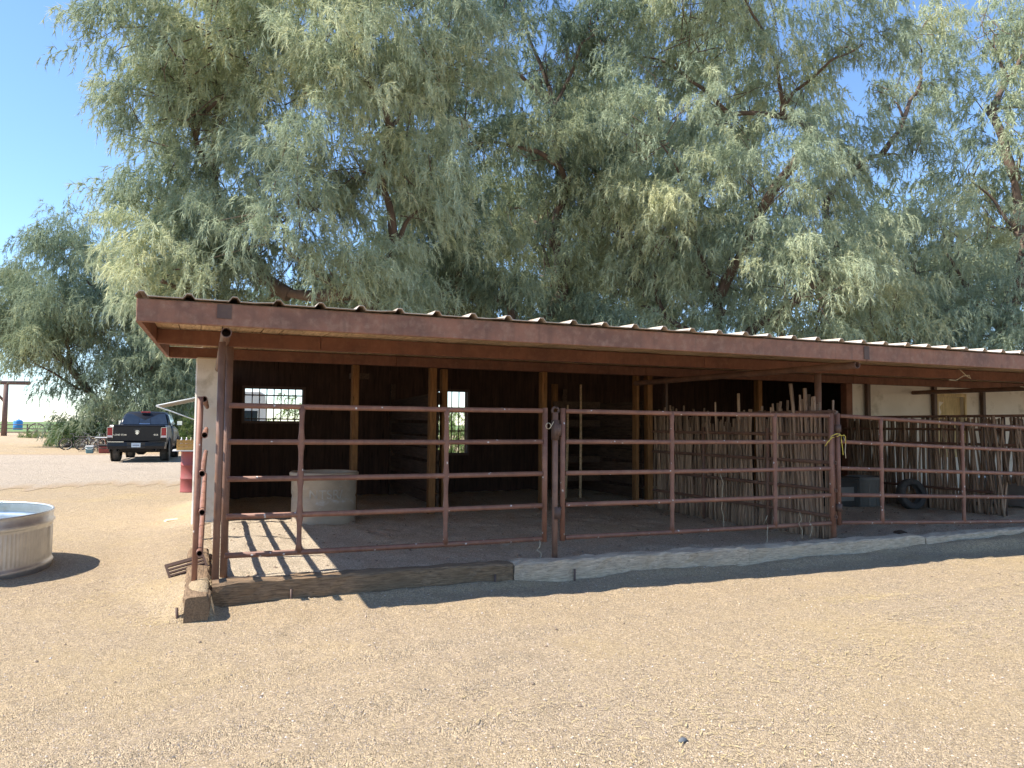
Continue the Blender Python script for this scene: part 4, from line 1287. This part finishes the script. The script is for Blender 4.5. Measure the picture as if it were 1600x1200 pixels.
for k, (z, dy) in enumerate(((12.2, 0), (11.2, .2), (14.0, .8))):
    x = np.linspace(-160, 20, 40)
    sag = .9 * ((x + 70) / 90) ** 2 - .9
    o = MB().tube([(float(a), 135 + dy, float(z + b_)) for a, b_ in zip(x, sag)], .035, 5).build('overhead_wire', 'fence_dark')
    tag(o, ['middle overhead wire beyond the entrance frame', 'lowest overhead wire beyond the entrance frame', 'highest overhead wire beyond the entrance frame'][k], 'wire', 'overhead wires across the field')
    o = None
for x in (-160, 20):
    o = thing('utility_pole', 'wooden utility pole holding up the ' + ('open-field end of the overhead wires' if x < 0 else 'tree-side end of the overhead wires'), 'pole', (x, 135.3, 0), 0, 'utility poles')
    MB().tube([(0, 0, 0), (0, 0, 14.6)], [.17, .12], 10).build('shaft', 'pole_brown', o)
    MB().box(-.08, .08, -1.0, 1.0, 14.0, 14.15).build('crossarm', 'pole_brown', o)

# ------------------------------------------------------------------ trees
def plume_templates(n_t, strands, seed, length, slen, wid):
    # a bending spray: twiglets leave its axis and hang, each set with fine needles
    r = np.random.default_rng(seed)
    out_ = []
    for _ in range(n_t):
        e0 = RAD(r.uniform(5, 70)); ln = length * r.uniform(.75, 1.2)
        K = 7
        el = e0 - np.linspace(0, 1, K) ** 1.2 * RAD(r.uniform(35, 105))
        st = np.concatenate([[[0, 0, 0]], np.cumsum(np.stack([np.cos(el), .15 * np.sin(np.linspace(0, 3, K) + r.uniform(0, 6)), np.sin(el)], 1) * ln / K, 0)])
        nt_ = 15
        a = np.linspace(.08, 1, nt_)
        f = a * K; i = np.minimum(f.astype(int), K - 1); fr = (f - i)[:, None]
        tb0 = st[i] * (1 - fr) + st[i + 1] * fr
        tan = st[i + 1] - st[i]; tan /= np.linalg.norm(tan, axis=1)[:, None]
        rad = r.normal(size=(nt_, 3)); rad /= np.linalg.norm(rad, axis=1)[:, None]
        d1 = tan * .55 + rad * .75 + np.array([0, 0, .1]); d1 /= np.linalg.norm(d1, axis=1)[:, None]
        tl = length * .42 * r.uniform(.6, 1.2, (nt_, 1))
        q = r.integers(0, nt_, strands)
        u = r.random((strands, 1)) ** .8
        g = np.array([0, 0, -1.0])
        base = tb0[q] + d1[q] * tl[q] * u * (1 - .35 * u) + g * (tl[q] * .62 * u * u)
        tg = d1[q] * (1 - .5 * u) + g * (1.25 * u) ; tg /= np.linalg.norm(tg, axis=1)[:, None]
        d = tg + r.normal(size=(strands, 3)) * .34; d /= np.linalg.norm(d, axis=1)[:, None]
        l = slen * (.5 + .9 * r.random((strands, 1)))
        w = wid * (.7 + .6 * r.random((strands, 1)))
        side = np.cross(d, r.normal(size=(strands, 3))); side /= np.linalg.norm(side, axis=1)[:, None]
        v = np.stack([base - side * w, base + side * w, base + d * l], 1)
        out_.append((v.reshape(-1, 3), st))
    return out_
def tree(name, label, base, lobes, n_pl, mat, seed, trunk_r, length=1.05, slen=.16, wid=.0090, strands=300, fork=None, spread=1.0, group='tamarisk trees behind the barn', ymul=1.15):
    r = np.random.default_rng(seed)
    T_ = thing(name, label, 'tree', base, 0, group)
    bx, by, bz = base
    lob = np.array(lobes, float)
    lob[:, :3] -= np.array([bx, by, 0])
    # --- plumes, gathered in billows on each lobe; broader sprays fill the inside
    ctr = lob[:, :3].mean(0)
    wgt = lob[:, 3] ** 2; wgt = wgt / wgt.sum()
    def unit(n_):
        d = r.normal(size=(n_, 3)); return d / np.linalg.norm(d, axis=1)[:, None]
    NS = 10
    sub_d = unit(len(lob) * NS).reshape(len(lob), NS, 3)
    sub_c = lob[:, None, :3] + sub_d * (lob[:, 3] * .72)[:, None, None] * np.array([1, ymul, .95])
    sub_r = lob[:, 3][:, None] * r.uniform(.22, .36, (len(lob), NS))
    sub_t = r.normal(0, .13, (len(lob), NS))
    lobt = r.normal(.46, .16, len(lob))
    COS = []; TNS = []; FC = 0
    def spray(n_, strands_, tm_, inner):
        li = r.choice(len(lob), n_, p=wgt)
        if inner:
            pos_ = lob[li, :3] + unit(n_) * (lob[li, 3] * .55 * r.random(n_) ** .4)[:, None] * np.array([1, ymul, 1])
            tt = lobt[li]
        else:
            si = r.integers(0, NS, n_)
            pos_ = sub_c[li, si] + unit(n_) * (sub_r[li, si] * (.35 + .65 * r.random(n_)))[:, None] * np.array([1, 1, 1.45])
            tt = lobt[li] + sub_t[li, si]
        pos_[:, 2] = np.maximum(pos_[:, 2], 1.4)
        outd = pos_[:, :2] - ctr[:2] * .5 - lob[li, :2] * .5
        az = np.arctan2(outd[:, 1], outd[:, 0]) + r.normal(0, .8, n_)
        sc_ = r.uniform(.65, 1.15, n_) * (1 if inner else 1)
        ti = r.integers(0, len(tm_), n_)
        co = np.empty((n_, strands_ * 3, 3), np.float32); tint = np.empty((n_, strands_ * 3), np.float32)
        for k in range(n_):
            v, st = tm_[ti[k]]
            ca, sa = math.cos(az[k]), math.sin(az[k])
            co[k] = (v * sc_[k]) @ np.array([[ca, -sa, 0], [sa, ca, 0], [0, 0, 1]]).T + pos_[k]
            tint[k] = np.clip(tt[k] + r.normal(0, .12) + np.repeat(r.normal(0, .10, strands_), 3), 0, 1)
        COS.append(co.reshape(-1, 3)); TNS.append(tint.ravel())
        return pos_, li
    pos, li = spray(n_pl, strands, plume_templates(14, strands, seed + 1, length, slen, wid), False)
    spray(int(n_pl * .5), 150, plume_templates(8, 150, seed + 2, length * 1.1, slen * 1.3, wid * 1.6), True)
    c = lob[li, :3]; R_ = lob[li, 3]
    co = np.concatenate(COS); co[:, 2] = np.maximum(co[:, 2], .15)
    me = raw_mesh('crown', co, np.arange(len(co)).reshape(-1, 3), False)
    at = me.attributes.new('tint', 'FLOAT', 'POINT'); at.data.foreach_set('value', np.concatenate(TNS))
    put('crown', me, mat, T_)
    # --- trunk and limbs: every lobe hangs on the nearest node already grown
    fork = fork or [(0, 0, 0), (.15, 0, 1.2), (.3, .1, 2.6)]
    nodes_ = [Vector(p) for p in fork]; par = [-1] + list(range(len(fork) - 1)); leafn = [0] * len(fork)
    order = np.argsort(np.linalg.norm(lob[:, :3] - np.array(fork[-1]), axis=1))
    for j in order:
        tgt = Vector(lob[j, :3]) - Vector((0, 0, lob[j, 3] * .35))
        best, bi = 1e9, 0
        for q in range(len(fork) - 1, len(nodes_)):
            w1 = tgt - nodes_[q]; w0 = nodes_[q] - nodes_[par[q]]
            dd = w1.length + (2.5 if nodes_[q].z > tgt.z else 0) + 2.2 * (1 - w1.normalized().dot(w0.normalized()))
            if dd < best: best, bi = dd, q
        a = nodes_[bi]
        w0 = (a - nodes_[par[bi]]).normalized()
        mid = a.lerp(tgt, .5) + w0 * (.16 * (tgt - a).length) + Vector((r.normal(0, .12), r.normal(0, .12), r.normal(0, .12)))
        nodes_.append(mid); par.append(bi); leafn.append(0)
        nodes_.append(tgt); par.append(len(nodes_) - 2); leafn.append(1)
    cnt = leafn[:]
    for q in range(len(nodes_) - 1, 0, -1):
        cnt[par[q]] += cnt[q]
    rad_ = lambda n_: max(.022, trunk_r * (max(n_, .5) / max(cnt[0], 1)) ** .55)
    random.seed(seed)
    mbt = MB()
    rs0 = [rad_(cnt[q]) for q in range(len(fork))]
    pts = []; rr2 = []
    for q in range(1, len(fork)):
        for k in range(6):
            f = k / 6
            pts.append(nodes_[q - 1].lerp(nodes_[q], f) + Vector((random.gauss(0, .03), random.gauss(0, .03), 0))); rr2.append((rs0[q - 1] * (1 - f) + rs0[q] * f) * (1.35 - .35 * min(1, (q - 1 + f) * 2)))
    pts.append(nodes_[len(fork) - 1]); rr2.append(rs0[-1])
    mbt.tube(pts, rr2, 14, jit=.06)
    mbt.build('trunk', 'bark', T_, recalc=False)
    for q in range(len(fork) + 1, len(nodes_), 2):
        m_i, a_i = par[q], par[par[q]]
        a, mm, e = nodes_[a_i], nodes_[m_i], nodes_[q]
        r0 = min(rad_(cnt[a_i]), rad_(cnt[m_i]) * 1.25); r1 = rad_(cnt[q]) * (.8 if cnt[q] > 1 else .4)
        K = 11; pts = []; rs = []
        ph = random.uniform(0, 6)
        for k in range(K + 1):
            f = k / K
            p = a * (1 - f) ** 2 + (mm * 2 - (a + e) * .5) * (2 * f * (1 - f)) + e * f * f
            p = p + Vector((math.sin(f * 9 + ph), math.cos(f * 8 + ph), math.sin(f * 7 + 2 * ph))) * (.07 * math.sin(math.pi * f))
            pts.append(p); rs.append(r0 + (r1 - r0) * f ** .8)
        MB().tube(pts, rs, 8, jit=.06).build('limb', 'bark', T_, recalc=False)
    mbl = MB()
    sel = r.choice(n_pl, min(n_pl, 300), replace=False)
    for k in sel:
        p = Vector(pos[k]); cc = (Vector(c[k]) - Vector((0, 0, .35 * R_[k]))).lerp(p, .25) + Vector(r.normal(0, .28, 3)) * R_[k] * .6
        mid = cc.lerp(p, .55) + Vector((r.normal(0, .12), r.normal(0, .12), .1))
        mbl.tube([cc, mid, p], [.018, .013, .006], 4, cap=False)
    tag(mbl.build('twigs', 'bark', T_, recalc=False), kind='stuff')
    return T_
LOBES = {
'F':[(-7.0, 33.9, 7.4, 2.4), (-4.2, 33.9, 9.8, 2.6), (-1.2, 33.0, 11.9, 2.6), (1.6, 32.4, 9.5, 2.8), (4.0, 31.7, 11.5, 2.6), (-1.2, 32.6, 7.5, 2.4), (2.8, 32.7, 7.0, 2.6), (-4.2, 31.6, 12.9, 2.2), (1.6, 31.6, 14.9, 2.4), (-9.8, 34.5, 6.3, 2.2), (4.3, 33.5, 16.6, 2.0), (5.0, 32.2, 8.3, 2.4)],
'G':[(7.5, 34.8, 14.1, 2.6), (9.4, 36.4, 9.9, 2.8), (12.5, 36.2, 11.4, 2.8), (15.5, 36.0, 9.2, 2.8), (7.7, 34.7, 7.1, 2.6), (12.6, 35.0, 6.9, 2.6), (17.5, 35.5, 11.3, 2.2), (17.4, 33.7, 7.0, 2.6), (20.8, 35.2, 7.3, 2.6), (11.3, 34.3, 15.5, 2.4), (23.6, 36.1, 9.3, 2.6), (9.3, 33.7, 18.8, 2.2), (19.6, 35.5, 9.2, 2.0)],
'A':[(-7.9, 17.4, 11.0, 2.2), (-8.3, 18.0, 9.5, 1.6), (-8.2, 20.2, 9.8, 2.3), (-8.3, 19.3, 7.0, 1.7), (-8.2, 17.4, 5.3, 1.3), (-8.1, 18.7, 5.1, 1.6), (-6.2, 18.9, 11.0, 2.4), (-5.4, 17.7, 7.2, 2.3), (-6.5, 19.9, 5.5, 1.7), (-4.0, 17.5, 10.8, 2.3), (-3.9, 18.6, 8.7, 2.3), (-4.2, 19.1, 5.5, 1.8), (-2.5, 18.7, 10.6, 2.2), (-2.4, 19.3, 7.8, 1.9), (-8.7, 19.9, 5.4, 1.2), (-7.8, 20.8, 14.7, 2.2), (-3.9, 18.2, 13.4, 2.2), (-8.3, 19.6, 11.2, 1.5), (-7.4, 19.8, 7.2, 1.8), (-7.3, 19.9, 4.3, 1.2), (-5.8, 21.2, 4.5, 1.3), (-3.4, 19.8, 4.5, 1.4), (-8.0, 20.8, 4.0, 1.1)],
'E':[(-1.3, 23.2, 14.0, 2.2), (-1.5, 22.1, 10.6, 2.0), (-0.1, 25.8, 9.7, 1.9), (-0.4, 23.2, 6.0, 1.7), (-2.2, 23.3, 6.2, 2.0), (1.2, 25.5, 13.9, 1.9), (1.6, 24.3, 6.6, 1.7), (2.1, 23.9, 10.1, 1.4), (-3.5, 25.1, 5.7, 1.6), (-1.6, 22.2, 7.5, 1.7), (-0.1, 24.8, 17.3, 2.2), (2.6, 23.5, 14.6, 1.3), (0.7, 22.4, 10.4, 1.6), (-2.2, 25.4, 4.9, 1.5), (-0.0, 24.5, 5.0, 1.5), (2.1, 24.6, 4.8, 1.5), (1.0, 24.4, 8.4, 1.5)],
'B':[(5.2, 24.1, 14.5, 2.4), (7.4, 25.2, 13.1, 2.5), (4.4, 22.4, 10.8, 1.9), (5.8, 24.0, 8.9, 2.4), (7.6, 22.7, 8.9, 2.2), (4.2, 24.4, 6.0, 1.6), (6.7, 24.4, 6.3, 2.2), (8.5, 22.4, 6.1, 2.2), (11.1, 24.8, 5.5, 1.8), (9.2, 24.1, 13.1, 1.6), (8.2, 24.2, 15.5, 2.1), (3.6, 24.7, 14.6, 1.5), (10.4, 23.2, 7.1, 1.5), (12.7, 24.5, 12.8, 1.0), (13.7, 24.9, 15.1, 1.1), (10.5, 22.0, 13.6, 1.5), (10.5, 24.8, 8.8, 1.5), (4.5, 23.1, 7.8, 1.7), (9.7, 23.4, 11.1, 1.1), (6.3, 22.1, 16.1, 2.5), (3.8, 23.4, 4.3, 1.5), (6.0, 24.2, 4.5, 1.6), (7.9, 23.7, 4.3, 1.6), (9.9, 23.7, 4.1, 1.6), (11.7, 23.6, 4.9, 1.5), (3.0, 23.6, 8.4, 1.6), (3.0, 24.8, 12.0, 1.4), (14.0, 25.1, 13.6, 1.2), (12.8, 24.3, 10.8, 1.1), (11.2, 24.5, 10.4, 1.2)],
'C':[(17.9, 25.8, 15.3, 1.8), (16.7, 24.2, 11.2, 1.8), (17.0, 26.4, 9.3, 2.0), (13.9, 24.1, 8.2, 1.6), (15.0, 25.2, 6.2, 2.2), (16.7, 24.6, 6.6, 2.4), (13.6, 25.4, 6.8, 1.8), (16.4, 23.8, 4.6, 2.2), (15.1, 23.8, 4.8, 1.6), (19.0, 25.9, 13.8, 2.4), (19.3, 26.0, 9.9, 2.7), (19.9, 25.3, 16.4, 3.0), (13.6, 25.6, 4.6, 1.6), (15.1, 25.2, 4.2, 1.7), (17.3, 25.9, 4.2, 1.8), (12.2, 25.9, 3.9, 1.3), (16.5, 25.5, 13.1, 1.5), (16.9, 26.1, 16.0, 1.4), (15.7, 25.3, 10.5, 1.3), (17.0, 24.9, 8.8, 1.8)],
'D':[(-31.8, 48.0, 10.3, 2.2), (-27.3, 44.6, 12.3, 2.0), (-30.4, 47.7, 7.3, 2.4), (-26.1, 44.4, 8.3, 2.4), (-27.2, 48.2, 12.5, 2.0), (-31.3, 46.6, 8.0, 2.0), (-27.6, 46.5, 6.7, 2.4), (-26.0, 48.3, 7.9, 2.6), (-24.7, 47.4, 4.8, 2.2), (-27.4, 47.4, 4.2, 1.8), (-28.2, 43.9, 5.7, 1.7), (-22.0, 45.4, 5.1, 2.4), (-23.8, 44.0, 2.3, 1.5), (-22.2, 44.5, 2.2, 1.8), (-20.4, 44.6, 3.5, 2.2), (-21.6, 47.7, 1.8, 1.5), (-20.1, 44.2, 6.9, 2.4), (-32.6, 45.0, 8.4, 2.0), (-23.0, 46.0, 8.7, 2.4), (-20.9, 47.7, 5.7, 2.5), (-27.1, 48.2, 1.4, 1.0), (-24.5, 47.5, 2.2, 1.5), (-22.5, 47.5, 3.6, 1.8), (-26.3, 47.8, 3.2, 1.5), (-25.8, 46, 9.6, 2.3), (-28.6, 46.5, 9.0, 2.1), (-23.6, 46, 8.6, 2.3), (-30.2, 46, 7.0, 1.9)],
}
tree('tamarisk_tree', 'broad pale grey-green tamarisk behind the left half of the barn', (-2.9, 20.2, 0), LOBES['A'], 1800, 'tamarisk_leaf', 101, .32, fork=[(0, 0, 0), (-.2, 0, 1.5), (-.5, -.2, 3.2), (-1.0, -.3, 4.6)])
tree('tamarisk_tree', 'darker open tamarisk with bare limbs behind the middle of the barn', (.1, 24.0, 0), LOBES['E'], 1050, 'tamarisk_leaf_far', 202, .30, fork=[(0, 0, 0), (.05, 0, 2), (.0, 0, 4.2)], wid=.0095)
tree('tamarisk_tree', 'tall tamarisk with a long limb rising right, behind the yellow twine end', (6.3, 24.4, 0), LOBES['B'], 1650, 'tamarisk_leaf', 303, .31, fork=[(0, 0, 0), (.1, 0, 2), (.3, 0, 4.0)], wid=.0095)
tree('tamarisk_tree', 'sunlit tamarisk cut off by the right edge', (18.6, 26.2, 0), LOBES['C'], 900, 'tamarisk_leaf', 404, .31, fork=[(0, 0, 0), (-.2, 0, 1.8), (-.5, -.1, 3.4)], wid=.0100)
tree('tamarisk_tree', 'far dense tamarisk behind the black pickup', (-22.4, 46.5, 0), LOBES['D'], 1150, 'tamarisk_leaf_far', 505, .42, length=1.8, slen=.27, wid=.016, strands=230, fork=[(0, 0, 0), (.1, 0, 1.7), (0, 0, 3.2)])

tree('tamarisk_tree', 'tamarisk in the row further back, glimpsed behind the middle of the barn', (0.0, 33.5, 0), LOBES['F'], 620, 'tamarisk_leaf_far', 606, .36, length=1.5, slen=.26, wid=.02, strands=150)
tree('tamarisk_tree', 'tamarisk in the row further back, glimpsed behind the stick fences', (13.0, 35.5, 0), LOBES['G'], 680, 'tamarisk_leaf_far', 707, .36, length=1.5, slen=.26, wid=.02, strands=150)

# ------------------------------------------------------------------ shrubs
def shrub(label, base, size, mat, seed, n_=90, strands=45, up=True, name='shrub'):
    r = np.random.default_rng(seed)
    T_ = thing(name, label, 'shrub', base, 0)
    tm_ = plume_templates(6, strands, seed, .6, .17, .011)
    co = []; ti = []
    stems = MB()
    for k in range(n_):
        a = r.uniform(0, 6.28); q = r.random() ** .5
        p = np.array([size[0] * q * math.cos(a), size[1] * q * math.sin(a), size[2] * (1 - q * q * .7) * r.uniform(.25, 1)])
        v, st = tm_[k % 6]
        ca, sa = math.cos(a), math.sin(a)
        co.append((v * r.uniform(.6, 1.1)) @ np.array([[ca, -sa, 0], [sa, ca, 0], [0, 0, 1]]).T + p)
        ti.append(np.full(len(v), r.random()))
        if k % 4 == 0:
            stems.tube([(p[0] * .2, p[1] * .2, -.05), (p[0] * .7, p[1] * .7, p[2] * .6), tuple(p)], [.02, .014, .006], 5, cap=False)
    co = np.concatenate(co); co[:, 2] = np.maximum(co[:, 2], .02)
    me = raw_mesh('foliage', co, np.arange(len(co)).reshape(-1, 3), False)
    at = me.attributes.new('tint', 'FLOAT', 'POINT'); at.data.foreach_set('value', np.concatenate(ti).astype(np.float32))
    put('foliage', me, mat, T_); stems.build('stems', 'bark', T_, recalc=False)
shrub('bright green bush behind the bicycles', (-26.3, 44.6, 0), (.75, .8, 1.7), 'palm_leaf', 71, 130, strands=130)
shrub('green shrub seen through the barred barn window', tuple(P(3.35, 19.5, 0)), (1.6, 1.2, 2.6), 'palm_leaf', 72, 160, strands=120)
shrub('dark shrub at the foot of the far tamarisk', (-17.3, 43.0, 0), (2.4, 1.2, 2.6), 'shrub_leaf', 73, 220, strands=130)
shrub('dark low hedge under the far tamarisk beside the grill', (-20.6, 45.5, 0), (2.6, 1.0, 2.3), 'shrub_leaf', 75, 220, strands=130)
shrub('leafy shrub filling the tall barred window of the second stall', tuple(P(8.9, 21.5, 0)), (1.3, 1.0, 2.3), 'palm_leaf', 76, 120, strands=130)
shrub('dark dense hedge in the shade behind the folding table', (-25.2, 47.6, 0), (2.6, 1.0, 2.2), 'shrub_leaf', 77, 260, strands=130)
shrub('low dry weeds by the wagon wheel', (-42.5, 68.0, 0), (1.6, .8, .5), 'shrub_leaf', 74, 60, strands=80)
